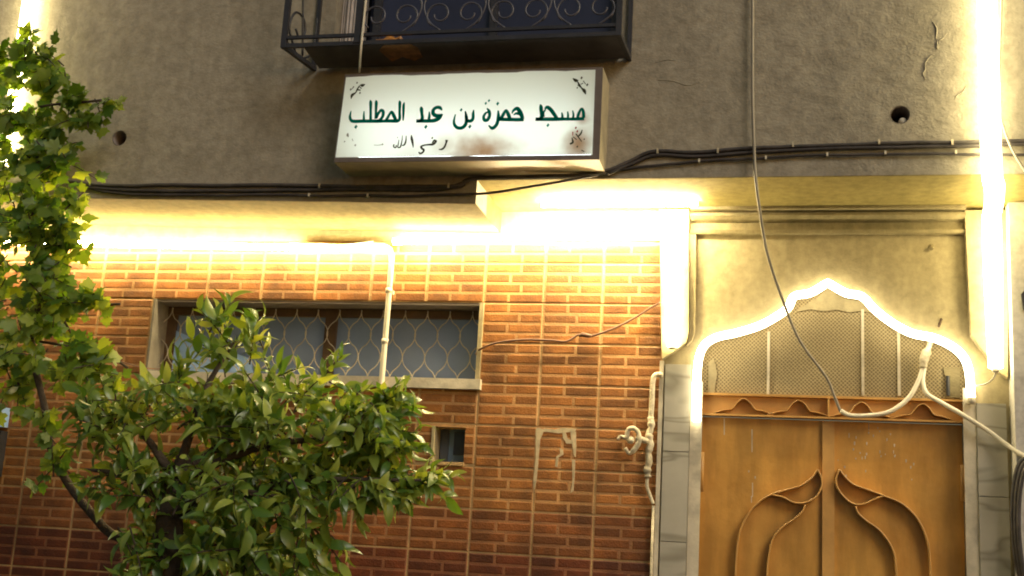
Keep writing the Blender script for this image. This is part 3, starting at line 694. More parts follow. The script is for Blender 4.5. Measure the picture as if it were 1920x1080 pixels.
W_masjid = [[(832, 362, 8), (838, 395, 26), (842, 450, 22), (844, 490, 24), (820, 512, 26), (782, 514, 22)],
  [(785, 513, 24), (880, 513, 26), (980, 513, 26), (1080, 512, 22), (1180, 512, 22), (1276, 508, 24)],
  [(876, 412, 10), (900, 392, 24), (935, 415, 26), (965, 455, 26), (1000, 505, 22)], [(884, 415, 10), (862, 450, 16), (866, 490, 16)], [(908, 574, 20)],
  [(1048, 445, 8), (1054, 480, 16), (1052, 510, 18)], [(1108, 435, 8), (1112, 475, 14), (1108, 508, 16)], [(1158, 425, 8), (1166, 470, 14), (1160, 508, 16)],
  [(1205, 508, 20), (1220, 455, 20), (1248, 405, 14), (1266, 440, 22), (1270, 500, 22)]]
L_radi = [[(1192, 802, 22), (1186, 835, 14), (1165, 885, 16), (1135, 908, 14), (1102, 908, 6)],
  [(1078, 805, 8), (1066, 828, 18), (1035, 852, 18), (990, 856, 14), (940, 862, 12), (906, 878, 16), (915, 900, 16), (935, 915, 16), (925, 940, 14), (895, 955, 14), (876, 938, 8)],
  [(1028, 838, 8), (1052, 808, 14), (1072, 815, 12)], [(1030, 780, 14)]]
L_allah = [[(795, 748, 6), (800, 790, 20), (812, 850, 14), (816, 888, 5)],
  [(737, 755, 5), (733, 815, 12), (716, 856, 14), (690, 866, 8)], [(694, 752, 4), (690, 810, 8), (672, 880, 12), (640, 888, 8)],
  [(655, 800, 4), (648, 850, 8), (640, 886, 8)], [(600, 852, 10), (596, 878, 10), (620, 888, 10), (628, 860, 8)], [(640, 775, 7)]]
L_anhu = [[(478, 848, 16), (462, 858, 8)], [(375, 860, 4), (420, 862, 4), (462, 856, 5)]]
for strokes, cv_, sc_, mm in ((W_masjid, c2, 5.4, 'ink'), (W_hamza, c2, 5.4, 'ink'), (W_bin, c1, 6, 'ink'), (W_abd, c1, 6, 'ink'), (W_mutallib, c1, 6, 'ink'), (L_radi, c1, 6, 'ink2'), (L_allah, c1, 6, 'ink2'), (L_anhu, c1, 6, 'ink3')):
    keep(stroke_mesh(strokes, cv_, PXM/sc_).build('word', M[mm]), S)
def sprig(strokes, cv_, s_, mm): keep(stroke_mesh(strokes, cv_, PXM/s_).build('corner_ornament', M[mm]), S)
sprig([[(275, 178, 5), (245, 190, 24), (220, 185, 8)], [(215, 190, 6), (190, 230, 12), (170, 270, 10), (130, 300, 22), (118, 340, 5)], [(225, 245, 8), (190, 238, 12)], [(218, 275, 13)], [(115, 235, 14)], [(185, 160, 12)], [(150, 200, 8), (130, 230, 5)], [(205, 200, 5), (235, 225, 8)]], c1, 6, 'ink2')
sprig([[(1160, 100, 5), (1190, 122, 22), (1215, 120, 6)], [(1205, 130, 6), (1225, 165, 12), (1250, 200, 10), (1275, 225, 22), (1290, 262, 5)], [(1210, 165, 9), (1235, 185, 10)], [(1205, 195, 10)], [(1248, 95, 15)], [(1305, 165, 15)], [(1265, 125, 6), (1290, 160, 4)], [(1240, 160, 5), (1265, 150, 6)]], c2, 5.4, 'ink2')
sprig([[(82, 725, 5), (80, 750, 18), (90, 768, 5)], [(50, 815, 12), (40, 830, 4)], [(165, 862, 14)], [(130, 790, 5), (140, 815, 4)]], c1, 6, 'ink3')
sprig([[(1190, 600, 14)], [(1205, 635, 14)], [(1160, 640, 8), (1158, 680, 5)]], c2, 5.4, 'ink4')
sprig([[(1130, 765, 12), (1160, 745, 14), (1150, 700, 6)], [(1205, 790, 12)], [(1255, 620, 6), (1240, 660, 12), (1210, 690, 8)], [(1275, 715, 10)], [(1190, 660, 8), (1220, 700, 8), (1250, 740, 5)], [(1160, 690, 6), (1200, 720, 6)], [(1245, 825, 5), (1275, 840, 6)]], c2, 5.4, 'ink2')

# ------------------------------------------------------------------ iron window cage
CG = thing('window_cage', 'dark wrought iron window cage with scrolls above the sign', 'window cage', ((WX0+WX1)/2, YU, CBZ))
gx0, gx1 = at(532, 88, CF).x, at(1160, 62, CF).x; gz = at(532, 88, CF).z; gz = (gz+at(1160, 62, CF).z)/2; gt = 5.0
wxa, wxb = at(590, 128, YU).x, at(1180, 112, YU).x
def bar(mb, a, b, r=0.011):
    a, b = Vector(a), Vector(b); return mb.tube([a, b], r*1.3, 4)
f = MB()
for z in (gz, gz+0.04, gt): bar(f, (gx0, CF, z), (gx1, CF, z), 0.008 if z != gz else 0.010)
for x in (gx0, gx1): bar(f, (x, CF, gz-0.01), (x, CF, gt), 0.013)
for x, xw in ((gx0, wxa), (gx1, wxb)):
    for z in (gz, gt): bar(f, (x, CF, z), (xw, YU, z-(0.0 if z > 4.5 else 0.0)), 0.011)
    bar(f, (xw, YU-0.012, gz), (xw, YU-0.012, gt), 0.010)
keep(f.build('frame', M['iron']), CG)
px_post = at(672, 60, CF).x
keep(bar(MB(), (px_post, CF, gz), (px_post, CF, gt), 0.016).build('post', M['iron']), CG)
# floor sheet of the cage
keep(MB().add([(gx0+0.09, CF+0.012, gz-0.003), (gx1-0.005, CF+0.012, gz-0.003), (wxb-0.01, YU-0.012, gz-0.003), (wxa+0.03, YU-0.012, gz-0.003), (gx0+0.09, CF+0.012, gz+0.001), (gx1-0.005, CF+0.012, gz+0.001), (wxb-0.01, YU-0.012, gz+0.001), (wxa+0.03, YU-0.012, gz+0.001)],
   [(0, 3, 2, 1), (4, 5, 6, 7), (0, 1, 5, 4), (1, 2, 6, 5), (2, 3, 7, 6), (3, 0, 4, 7)]).build('floor_sheet', mat('grimy_sheet', (0.10, 0.085, 0.09), 0.5, 0.4, 7)), CG)
keep(MB().box(WX0-0.15, WX1, YU-0.03, YU-0.002, gz+0.005, 3.86).build('sill_board', M['iron']), CG)
def spiral(cx, cz, r, a0, turns, sgn, tail=None):
    P = []
    for i in range(22):
        t_ = i/21; a = a0+sgn*turns*2*math.pi*t_; q = r*(1-0.62*t_); P.append((cx+q*math.cos(a), CF, cz+q*math.sin(a)))
    if tail: P = [tail]+P
    return P
xs = [px_post]; step = (gx1-px_post)/4
for i in range(4):
    c = px_post+step*(i+0.5)
    zb = gz+0.04
    for s in (-1, 1):
        P = spiral(c+s*0.068, zb+0.085, 0.062, -math.pi/2+s*0.6, 1.15, s)
        start = [(c+s*0.0+s*0.14, CF, zb+0.012)]
        keep(MB().tube(P, 0.0045, 5).build('scroll', M['scroll'], None, True), CG)
    e = c+step/2
    for s in (-1, 1):
        P = smooth([(e+s*0.09, CF, zb+0.005), (e+s*0.035, CF, zb+0.05), (e+s*0.006, CF, zb+0.12), (e+s*0.02, CF, zb+0.18), (e+s*0.075, CF, zb+0.27), (e+s*0.09, CF, zb+0.4), (e+s*0.03, CF, zb+0.55), (e+s*0.006, CF, zb+0.8), (e+s*0.006, CF, gt)], 5)
        if i == 3 and s == 1: continue
        keep(MB().tube(P, 0.0045, 5).build('scroll', M['scroll'], None, True), CG)
# scroll on the cage's left flank
xa_, ya_ = gx0+0.02, CF+0.06
sd = Vector((wxa-gx0, YU-CF, 0)).normalized(); o0 = Vector((gx0, CF, gz))
fl = lambda u, z: tuple(o0+sd*u+Vector((0, 0, z)))
for pts in ([(0.10, 0.01), (0.03, 0.10), (0.06, 0.19), (0.13, 0.20), (0.16, 0.14), (0.12, 0.09), (0.08, 0.12)], [(0.02, 0.03), (0.10, 0.0), (0.20, 0.03), (0.25, 0.12), (0.26, 0.5)], [(0.16, 0.02), (0.13, 0.2), (0.09, 0.5), (0.06, 1.1)]):
    keep(MB().tube(smooth([fl(u, z) for u, z in pts], 5), 0.006, 5).build('scroll', M['iron'], None, True), CG)
rp_ = [at(x, y, -0.66) for x, y in ((705, 112), (725, 100), (770, 98), (768, 112), (755, 128), (712, 130))]
rp_ = [(at(x, y, CF).x, Y_) for x, y, Y_ in ((700, 100, CF+0.07), (715, 100, CF+0.02), (765, 95, CF+0.015), (775, 95, CF+0.06), (772, 95, CF+0.16), (752, 95, CF+0.2), (735, 95, CF+0.15), (708, 95, CF+0.2))]
keep(MB().add([(x, y, gz-0.0055) for x, y in rp_]+[(x, y, gz-0.0035) for x, y in rp_], [tuple(range(7, -1, -1)), tuple(range(8, 16))]+[(i, (i+1) % 8, 8+(i+1) % 8, 8+i) for i in range(8)]).build('rust_patch', mat('rust', (0.36, 0.17, 0.07), 0.8, 0.5, 25)), CG)
# crumpled bag on the cage floor
rb2 = random.Random(4); bmv = []; nb = 10
c = at(735, 96, CF+0.07); c.z = gz+0.002
bmx = bmesh.new(); bmesh.ops.create_icosphere(bmx, subdivisions=3, radius=1)
for v in bmx.verts:
    q = 1+0.45*noise.noise(v.co*2.3)+0.2*noise.noise(v.co*5.5)
    v.co = Vector((v.co.x*0.085*q, v.co.y*0.045*q, max(0, (v.co.z+0.55))*0.030*q))
me = bpy.data.meshes.new('crumpled_bag'); bmx.to_mesh(me); bmx.free(); me.materials.append(M['orange'])
o = bpy.data.objects.new('crumpled_bag', me); COL.objects.link(o); o.location = c; tag(o, 'crumpled orange plastic bag lying on the floor of the iron cage', 'bag')

# ------------------------------------------------------------------ cables and pipes
yc = YU-0.012
G = 'black cables along the overhang'
def clips(o, L, Y, idx, mm, r=0.006):
    for (x, y) in idx:
        p = at(x, y, Y); keep_ = MB().box(p.x-0.004, p.x+0.004, Y-r-0.004, YU-0.0005, p.z-r-0.002, p.z+r+0.003).build('clip', mm, o)
o = wirepx('cable', [(120, 340), (200, 348), (400, 347), (620, 349), (840, 350), (872, 338), (890, 334), (960, 332, YU-0.03), (1060, 330, YU-0.03), (1135, 321, YU-0.03), (1180, 303), (1225, 284), (1300, 286), (1410, 278), (1560, 272), (1750, 268), (1925, 264), (2000, 262)], yc, 0.0095, M['black'], 'upper thick black cable stapled along the overhang to the right edge', 'cable', G)
clips(o, 0, yc, [(1233, 285), (1346, 284), (1487, 272), (1648, 267), (1785, 268), (600, 350), (842, 349)], M['pipe'], 0.009)
wirepx('cable', [(1140, 326, YU-0.03), (1185, 308), (1228, 291), (1300, 293), (1410, 286), (1560, 279), (1750, 275), (1925, 271), (2000, 269)], yc, 0.008, M['black'], 'second black cable just under the upper one, right of the sign', 'cable', G)
wirepx('cable', [(150, 350), (250, 357), (420, 358), (560, 356), (700, 355), (820, 354), (868, 343), (884, 336), (910, 333)], yc, 0.0085, M['black'], 'middle black cable of the bundle above the left soffit', 'cable', G)
o = wirepx('cable', [(140, 344), (220, 362), (380, 366), (520, 366), (700, 367), (830, 366), (900, 364, YU-0.02), (1000, 349, YU-0.02), (1100, 331, YU-0.02), (1160, 318), (1240, 308), (1330, 301), (1440, 296), (1560, 291), (1750, 289), (1925, 290), (2000, 290)], yc, 0.006, M['black'], 'thin lower black cable slanting below the sign and along the overhang', 'cable', G)
clips(o, 0, yc, [(1311, 302), (1436, 296), (1551, 290), (1660, 287), (1792, 286), (690, 367), (580, 366)], M['white_cable'], 0.005)
o = wirepx('hanging_cable', [(1410, -150, YU-0.02), (1411, 0, YU-0.03), (1411, 160, YU-0.035), (1414, 280, YU-0.04), (1418, 345, YU-0.04), (1430, 430, -0.46), (1441, 485, -0.40), (1470, 570, -0.28), (1500, 640, -0.18), (1548, 706, -0.08), (1563, 740, -0.03), (1576, 772, 0.0)], 0, 0.0065, M['grey_cable'], 'long thin cable hanging down the wall and sagging across the arch', 'cable', n=8)
t = thing('cable_joint', 'pale taped cable joint with two white leads above the right door leaf', 'cable', tuple(at(1735, 680, 0.02)))
keep(MB().tube(smooth([tuple(at(*q)) for q in ((1745, 640, 0.045), (1740, 655, 0.03), (1733, 672, 0.02), (1731, 690, 0.02))], 4), [0.012]*5+[0.021]*5+[0.017]*3, 10).build('taped_joint', M['pipe'], None, True), t)
keep(MB().tube(smooth([tuple(at(*q)) for q in ((1731, 688, 0.02), (1722, 715, 0.012), (1702, 748, 0.0), (1668, 772, -0.01), (1630, 779, -0.01), (1594, 779, -0.005), (1576, 770, 0.0))], 5), 0.0105, 8).build('lead', M['white_cable'], None, True), t)
keep(MB().tube(smooth([tuple(at(*q)) for q in ((1733, 688, 0.02), (1730, 715, 0.012), (1738, 738, 0.0), (1765, 755, -0.02), (1800, 775, -0.045), (1850, 806, -0.06), (1885, 832, -0.08), (1925, 858, -0.14), (1990, 890, -0.16))], 5), 0.0105, 8).build('lead', M['white_cable'], None, True), t)
wirepx('wire', [(893, 664, 0.05), (900, 655, -0.02), (930, 643, -0.03), (980, 637, -0.03), (1030, 638, -0.03), (1062, 640, -0.03), (1084, 628, -0.03), (1095, 630, -0.03), (1110, 630, -0.03), (1150, 616, -0.03), (1190, 596, -0.03), (1220, 577, -0.04), (1238, 567, -0.06)], 0, 0.0055, M['brown_wire'], 'brown wire sagging from the long window to the light strip', 'wire')
k_ = at(1097, 629, -0.03); o = bpy.context.scene.objects['wire']
MB().tube([at(1086, 630, -0.03), at(1092, 627, -0.033), at(1101, 629, -0.033), at(1110, 630, -0.03)], [0.006, 0.011, 0.011, 0.006], 8).build('twisted_splice', M['brown_wire'], o, True)
wirepx('wire', [(170, 655, -0.2), (210, 672, -0.1), (262, 688, -0.03), (300, 692, -0.02), (340, 693, 0.02)], 0, 0.003, M['brown_wire'], 'fine wire from the vine to the window sill corner', 'wire')
wirepx('wire', [(1878, -20, YU-0.03), (1876, 60, YU-0.03), (1872, 190, YU-0.04), (1882, 240, YU-0.04), (1900, 285, YU-0.04), (1925, 325, YU-0.05)], 0, 0.005, M['grey_cable'], 'thin wire curving beside the tall light strip at right edge', 'wire')
wirepx('wire', [(320, 459), (420, 462), (520, 460), (552, 455), (600, 461), (660, 457), (700, 452)], -0.075, 0.004, M['grey_cable'], 'thin wire strung along the left soffit light strip', 'wire')
wirepx('cord', [(690, -40, CF-0.02), (683, 30, CF-0.02), (676, 100, CF-0.02), (674, 135, SF+0.03)], 0, 0.0055, M['white_cable'], 'pale cord hanging over the cage down to the sign', 'cord')
# white conduit in front of the window
t = thing('conduit_pipe', 'white plastic conduit dropping from the soffit in front of the window', 'pipe', tuple(at(722, 720, -0.045)))
cpz = [at(560, 458, -0.045), at(640, 461, -0.045), at(705, 459, -0.045), at(724, 463, -0.045), at(733, 475, -0.045)]
bot = at(717, 760, -0.045); xx = at(735, 500, -0.045).x
keep(MB().tube(smooth([tuple(p) for p in cpz]+[(xx-0.004, -0.045, at(735, 520, -0.045).z), (xx-0.010, -0.045, bot.z-0.4)], 5), 0.0135, 10).build('tube', M['white_cable'], None, True), t)
for yy in (545, 640):
    q = at(730, yy, -0.045); keep(MB().tube([(xx-0.006, -0.045, q.z-0.012), (xx-0.006, -0.045, q.z+0.012)], 0.0165, 10).build('collar', M['white_cable'], None, True), t)
q = at(730, 548, -0.03); keep(MB().box(xx-0.02, xx+0.012, -0.032, -0.0125, q.z-0.01, q.z+0.01).build('bracket', M['white_cable']), t)
# painted water pipe with valve
t = thing('water_pipe', 'cream painted water pipe with lumpy valve beside the marble strip', 'pipe', tuple(at(1222, 1080, -0.04)))
pp_ = [(1242, 704), (1230, 703), (1224, 716), (1222, 760), (1219, 795)]
keep(MB().tube(smooth([tuple(at(x, y, -0.035)) for x, y in pp_], 5), 0.0125, 10).build('riser', M['pipe'], None, True), t)
P = smooth([tuple(at(x, y, -0.035)) for x, y in ((1220, 782), (1221, 800), (1217, 815), (1220, 832), (1216, 848), (1217, 865), (1214, 880), (1215, 895))], 5)
keep(MB().tube(P, [0.0155+0.008*noise.noise(Vector((i*0.41, 2, 0))) for i in range(len(P))], 10).build('taped_joint', M['pipe'], None, True), t)
keep(MB().tube(smooth([tuple(at(x, y, -0.035)) for x, y in ((1215, 890), (1213, 910), (1219, 930), (1225, 945))], 5), 0.008, 8).build('branch', M['pipe'], None, True), t)
a = at(1225, 948, -0.03); b = at(1221, 1080, -0.03); keep(MB().tube([a, (b.x, -0.03, b.z), (b.x, -0.03, 0.01)], 0.0065, 8).build('lower_pipe', M['pipe'], None, True), t)
keep(MB().tube([at(1216, 828, -0.04), at(1203, 824, -0.05), at(1192, 824, -0.055)], [0.013, 0.015, 0.017], 10).build('valve_stem', M['pipe'], None, True), t)
keep(MB().tube(smooth([tuple(at(x, y, -0.062)) for x, y in ((1158, 824), (1164, 818), (1174, 820), (1178, 806), (1188, 803), (1197, 812), (1198, 828), (1190, 842), (1180, 850), (1172, 840))], 5), [0.007]*8+[0.011]*20+[0.013]*10+[0.009]*8, 8).build('valve_handle', M['pipe'], None, True), t)
keep(MB().tube([at(1182, 825, -0.045), at(1184, 826, -0.075)], [0.019, 0.014], 10).build('valve_cap', M['pipe'], None, True), t)

# torn poster remnant and paint runs on the tiles
yy = -0.0046
zr = lambda x, y: at(640+x/2.7, 680+y/2.7, yy)
mb = MB()
def patch(L, d=0.0012): mb.prism([(zr(*q).x, zr(*q).z) for q in L], yy-d, yy+0.001)
patch([(985, 335), (1000, 330), (1025, 338), (1020, 360), (1008, 385), (1002, 440), (996, 520), (988, 600), (975, 650), (972, 600), (984, 480)])
patch([(1025, 332), (1080, 338), (1130, 330), (1188, 335), (1184, 350), (1150, 352), (1100, 358), (1040, 350), (1020, 352)])
patch([(1160, 352), (1188, 350), (1190, 420), (1186, 480), (1178, 470), (1165, 400)])
patch([(1120, 355), (1135, 352), (1146, 385), (1168, 395), (1172, 410), (1140, 410), (1122, 380)])
patch([(1105, 430), (1122, 440), (1125, 465), (1100, 480), (1095, 530), (1082, 525), (1088, 475), (1108, 460)])
patch([(1168, 490), (1184, 492), (1182, 570), (1175, 650), (1160, 660), (1170, 600)])
tag(mb.build('poster_remnant', M['residue']), 'pale torn poster glue outline on the brick tiles right of small vent', 'poster remnant')

# coil of black hose and small items at the right edge
t = thing('hose_coil', 'dark hose coil hung on the white pier at the right edge', 'hose', tuple(at(1915, 1000, -0.14)))
for i in range(3):
    P = [tuple(at(x+6*i, y+4*i, -0.15-0.012*i)) for x, y in ((1935, 855), (1912, 868), (1901, 910), (1898, 970), (1902, 1030), (1914, 1085), (1945, 1120))]
    keep(MB().tube(smooth(P, 5), 0.009, 8).build('loop', M['black'], None, True), t)
keep(MB().tube([at(1930, 858, -0.19), at(1930, 858, -0.121)], 0.008, 8).build('hook', M['iron'], None, True), t)
tag(MB().prism([P2(1914, 552, -0.121), P2(1925, 540, -0.121), P2(1935, 580, -0.121), P2(1918, 582, -0.121)], -0.135, -0.121).build('wall_hook', M['iron']), 'small dark hook on the white pier near the right edge', 'hook')
tag(MB().tube([at(1748, 461, -0.001), at(1746, 466, -0.03)], 0.010, 8).build('wall_stud', M['oldcream']), 'small plaster stud under the cornice at the right', 'stud')
tag(MB().tube([at(1765, 598, -0.001), at(1760, 612, -0.02)], 0.006, 6).build('nail', M['wood']), 'bent nail sticking out of plaster above the arch right shoulder', 'nail')

# left edge: blue box on the wall
bx = at(7, 782, -0.05)
t = thing('blue_box', 'pale blue box on a dark bracket at the left edge', 'box', (bx.x-0.15, -0.1, bx.z))
keep(MB().box(bx.x-0.30, bx.x, -0.08, -0.004, bx.z-0.05, bx.z+0.05).build('case', M['bluelit']), t)
keep(MB().box(bx.x-0.26, bx.x-0.05, -0.086, -0.0805, bx.z-0.035, bx.z+0.035).build('lid_panel', M['bluelit']), t)
keep(MB().box(bx.x-0.28, bx.x+0.005, -0.06, -0.004, bx.z-0.30, bx.z-0.07).build('bracket', M['iron']), t)

# ------------------------------------------------------------------ foliage
def citrus_leaf(wd_=1.0, curl=1.0, bend=0.0):
    mb = MB(); rows = [(0.0, 0.03, 0), (0.15, 0.14, .015), (0.38, 0.20, .03), (0.62, 0.175, 0.0), (0.84, 0.10, -.07), (1.0, 0.0, -.17)]
    v = []; f = []
    for t_, wd, zz in rows:
        wd *= wd_; zz *= curl; bx_ = bend*t_*t_
        v += [(-wd+bx_, t_, zz+wd*0.28*curl), (bx_, t_, zz), (wd+bx_, t_, zz+wd*0.34)]
    for i in range(len(rows)-1):
        for j in range(2): a = 3*i+j; f.append((a, a+1, a+4, a+3))
    return v, f
def grape_leaf(seed):
    rr = random.Random(seed); v = [(0, 0.25, 0.03)]; out = []
    lob = [(-150, .42), (-128, .55), (-108, .46), (-92, .62), (-72, .88), (-60, .66), (-48, .60), (-32, .80), (-14, .78), (0, 1.12), (14, .78), (32, .80), (48, .60), (60, .66), (72, .88), (92, .62), (108, .46), (128, .55), (150, .42)]
    for a, r in lob:
        a = rad(a+rr.uniform(-4, 4)); r *= 0.62*rr.uniform(.92, 1.08)
        out.append((r*math.sin(a), 0.30+r*math.cos(a)*0.95, -0.16*r*r+0.05*rr.uniform(-1, 1)))
    v += out; n_ = len(out); f = [(0, i+1, i) for i in range(1, n_)]+[(0, 1, n_)]
    v.append((0, 0, 0)); return v, f
def young_leaf_frames(rng, blobs, per, kind):
    """(position, direction, normal, size) of every leaf, grown along twigs inside the blobs"""
    L = []; twigs = []
    for (px, py, rx, ry, yc_, yr, ntw, drift) in blobs:
        for _ in range(ntw):
            while True:
                a, b, c_ = rng.uniform(-1, 1), rng.uniform(-1, 1), rng.uniform(-1, 1)
                if a*a+b*b+c_*c_ < 1: break
            base = at(px+a*rx, py+b*ry, yc_+c_*yr)
            cen = at(px, py, yc_)
            d = (base-cen); d = (d.normalized() if d.length > 1e-4 else Vector((0, 0, 1)))*0.55
            d += Vector((rng.gauss(0, .45), rng.gauss(-0.25, .4), rng.gauss(0.15, .4)))+Vector(drift)
            d.normalize(); ln = rng.uniform(*per['twig'])
            pts = [base-d*ln*0.5+Vector((0, 0, -0.10*ln*(s_*s_)*1.5))+d*ln*s_ for s_ in (0, .33, .66, 1)]
            twigs.append(pts)
            nl = rng.randint(*per['n'])
            for i in range(nl):
                s_ = (i+0.6)/nl; q = pts[0].lerp(pts[3], s_)
                side = d.orthogonal().normalized(); ang = i*2.4+rng.uniform(-.5, .5)
                side = Matrix.Rotation(ang, 3, d) @ side
                ld = (side*rng.uniform(.6, 1.0)+d*rng.uniform(.3, .9)+Vector((0, 0, rng.uniform(*per['droop'])))+Vector(drift)*0.6).normalized()
                up_ = Vector((rng.gauss(0, .55), rng.gauss(-0.4, .5), rng.gauss(0.6, .5)))
                L.append((q, ld, up_, rng.uniform(*per['size'])))
    return L, twigs
def frame(q, ld, up_, s_):
    x = ld.cross(up_); x = x.normalized() if x.length > 1e-3 else ld.orthogonal().normalized(); z = x.cross(ld)
    mm = Matrix((x*s_, ld*s_, z*s_)).transposed().to_4x4(); mm.translation = q; return mm
def plant(root, L, twigs, shapes, mm, tw_r, rest_name):
    vis = []
    for it in L:
        px, py = pix(it[0]); inside = -20 < px < 1940 and -20 < py < 1100
        vis.append((not inside, it[0].y-it[3]*2, it))
    vis.sort(key=lambda t_: t_[:2])
    meshes = [MB().add(*s_).mesh('leaf', mm, True) for s_ in shapes]
    for i, (_, _, it) in enumerate(vis[:300]):
        o = bpy.data.objects.new('leaf', meshes[i % len(meshes)]); COL.objects.link(o); o.parent = root
        o.matrix_parent_inverse = Matrix.Translation(-Vector(root.location)); o.matrix_basis = frame(*it)
    mb = MB()
    for i, (_, _, it) in enumerate(vis[300:]):
        v, f_ = shapes[i % len(shapes)]; F_ = frame(*it); mb.add([F_ @ Vector(p) for p in v], f_)
    o = mb.build(rest_name, mm, None, True); o['kind'] = 'stuff'; keep(o, root)
    tb = MB()
    for p in twigs: tb.tube(p, [tw_r, tw_r*.85, tw_r*.7, tw_r*.4], 4, False)
    o = tb.build('twigs', M['bark'], None, True); o['kind'] = 'stuff'; keep(o, root)

# citrus tree in front of the wall
tr = at(315, 1085, -1.15)
T = thing('citrus_tree', 'small glossy leaved tree in front of the long window', 'tree', (tr.x, -1.15, 0))
tp = [(tr.x+0.03, -1.15, 0), (tr.x+0.02, -1.14, 0.5), (tr.x-0.01, -1.15, 1.0), (tr.x, -1.15, tr.z), tuple(at(320, 950, -1.12)), tuple(at(350, 860, -1.08))]
keep(MB().tube(smooth(tp, 5), [0.085-0.0017*i for i in range(26)], 12).build('trunk', M['bark'], None, True), T)
for e in ((560, 790, -1.0), (690, 820, -1.05), (440, 640, -0.95), (230, 790, -1.0), (520, 930, -1.25), (160, 880, -1.1), (790, 900, -1.15)):
    s_ = at(330, 960 if e[1] > 850 else 900, -1.13); t_ = at(*e); mid = s_.lerp(t_, 0.5)+Vector((0, -0.04, 0.05))
    keep(MB().tube(smooth([tuple(s_), tuple(mid), tuple(t_)], 6), [0.022-0.0014*i for i in range(13)], 8).build('branch', M['bark'], None, True), T)
rng = random.Random(21)
CB = [(430, 635, 62, 38, -0.95, 0.10, 9, (0, 0, 0.5)), (412, 600, 14, 16, -0.95, 0.04, 3, (0, 0, 0.9)), (560, 790, 175, 80, -1.05, 0.30, 64, (0.1, 0, 0.1)), (690, 800, 70, 65, -1.05, 0.2, 26, (0.25, -0.1, 0.0)),
      (640, 890, 130, 45, -1.1, 0.22, 26, (0.2, -0.1, -0.35)), (775, 895, 28, 20, -1.1, 0.05, 6, (0.5, 0, 0)), (805, 892, 8, 8, -1.1, 0.03, 2, (0.7, 0, 0.1)), (740, 800, 22, 40, -1.05, 0.08, 7, (0.5, 0, 0)), (700, 915, 45, 20, -1.12, 0.08, 6, (0.3, 0, -0.6)), (520, 700, 14, 14, -1.0, 0.05, 2, (0, 0, .9)), (610, 695, 14, 12, -1.0, 0.05, 2, (0.1, 0, .9)), (340, 695, 16, 14, -1.0, 0.05, 2, (-.1, 0, .9)), (735, 750, 14, 14, -1.0, 0.05, 2, (.4, 0, .7)), (350, 760, 150, 55, -1.0, 0.25, 34, (0, 0, 0.15)),
      (195, 790, 60, 42, -1.05, 0.15, 13, (-0.1, 0, 0)), (245, 895, 65, 52, -1.12, 0.22, 18, (-0.05, -0.1, -0.1)), (440, 930, 170, 85, -1.15, 0.33, 64, (0.05, -0.1, -0.25)),
      (400, 1050, 170, 60, -1.15, 0.3, 54, (0, -0.1, -0.4)), (580, 1010, 50, 60, -1.2, 0.15, 8, (0.1, 0, -0.6)), (262, 1020, 45, 45, -1.2, 0.15, 6, (-0.05, 0, -0.2))]
L, tw = young_leaf_frames(rng, CB, dict(twig=(0.12, 0.26), n=(8, 13), droop=(-0.45, 0.25), size=(0.045, 0.108)), 'citrus')
plant(T, L, tw, [citrus_leaf(), citrus_leaf(0.8, 2.2, 0.12), citrus_leaf(0.9, -0.8, -0.1), citrus_leaf(1.15, 1.5, 0.05), citrus_leaf(0.7, 3.0, -0.16)], M['leaf'], 0.004, 'foliage')

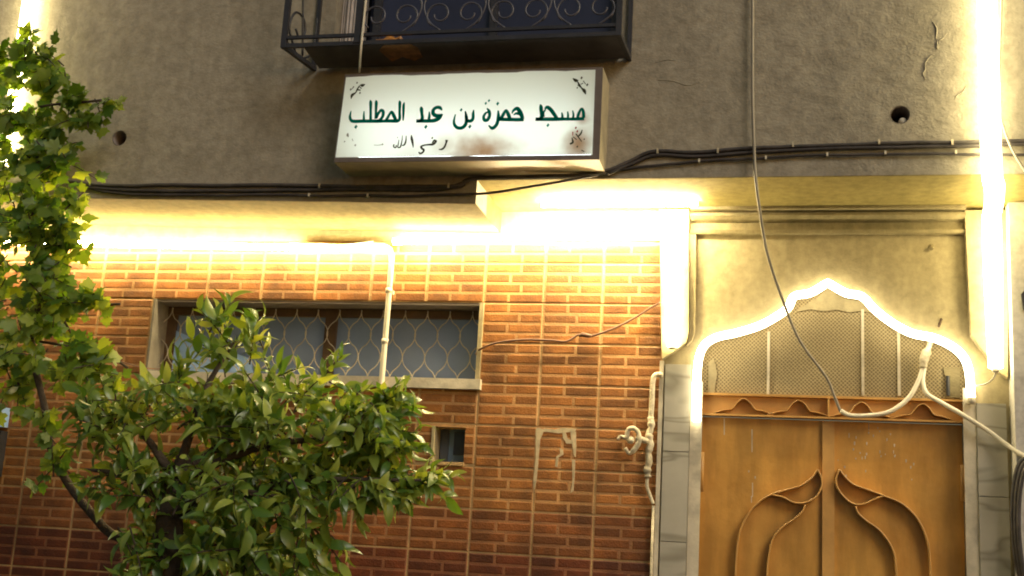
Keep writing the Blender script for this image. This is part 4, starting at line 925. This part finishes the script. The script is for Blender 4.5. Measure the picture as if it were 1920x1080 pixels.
# grape vine hanging at the left
vr = at(300, 1080, -0.95)
V = thing('grape_vine', 'grape vine with lobed leaves climbing at the left edge', 'vine', (vr.x-0.1, -0.95, 0))
st = [(vr.x-0.1, -0.95, 0), (vr.x-0.06, -0.95, 0.8), tuple(at(255, 1060, -0.95)), tuple(at(195, 990, -0.93)), tuple(at(130, 910, -0.9)), tuple(at(95, 840, -0.9)), tuple(at(85, 770, -0.88)), tuple(at(60, 640, -0.80)), tuple(at(88, 520, -0.72)), tuple(at(52, 400, -0.68)), tuple(at(92, 270, -0.62)), tuple(at(66, 110, -0.60))]
keep(MB().tube(smooth(st, 5), [0.022-0.0002*i for i in range(56)], 8).build('stem', M['bark'], None, True), V)
for pts in ([(75, 200), (110, 195), (150, 192), (190, 188)], [(80, 560), (140, 560), (190, 570), (225, 570)], [(75, 640), (130, 650), (200, 665), (240, 690)], [(80, 500), (120, 600), (150, 650), (205, 740)]):
    keep(MB().tube(smooth([tuple(at(x, y, -0.8)) for x, y in pts], 5), 0.006, 6).build('tendril', M['bark'], None, True), V)
rng = random.Random(33)
VB = [(70, 110, 60, 60, -0.72, 0.10, 20, (0, 0, 0)), (90, 200, 75, 60, -0.74, 0.12, 28, (0, 0, 0)), (95, 300, 70, 60, -0.76, 0.12, 26, (0, 0, -.1)), (190, 195, 28, 16, -0.74, 0.04, 3, (.2, 0, 0)), (170, 235, 20, 22, -0.74, 0.04, 3, (.1, 0, -.1)),
      (55, 420, 85, 70, -0.8, 0.15, 30, (0, 0, -.1)), (105, 470, 40, 60, -0.8, 0.1, 10, (0, 0, -.1)), (60, 560, 90, 70, -0.82, 0.15, 32, (0, 0, -.1)), (170, 555, 50, 22, -0.82, 0.06, 9, (.3, 0, -.1)), (130, 400, 30, 50, -0.8, 0.06, 9, (.1, 0, -.1)), (190, 690, 40, 30, -0.86, 0.06, 7, (.2, 0, 0)), (80, 650, 95, 50, -0.85, 0.15, 28, (0, 0, -.1)),
      (165, 710, 55, 55, -0.9, 0.1, 12, (0.1, 0, -.1)), (20, 720, 40, 40, -0.85, 0.1, 8, (0, 0, -.1)), (100, 850, 25, 60, -0.92, 0.05, 5, (0, 0, 0)), (75, 770, 20, 40, -0.9, 0.05, 3, (0, 0, 0)), (0, 250, 50, 200, -0.7, 0.1, 45, (0, 0, 0)), (40, 480, 90, 160, -0.75, 0.15, 30, (0, 0, 0))]
L, tw = young_leaf_frames(rng, VB, dict(twig=(0.07, 0.16), n=(4, 7), droop=(-0.7, 0.1), size=(0.04, 0.10)), 'vine')
L = [(q, ld, (u_*0.6+Vector((0, -0.8, 0.1))), s_) for q, ld, u_, s_ in L]
plant(V, L, tw, [grape_leaf(i) for i in range(5)], M['vine'], 0.0035, 'foliage')
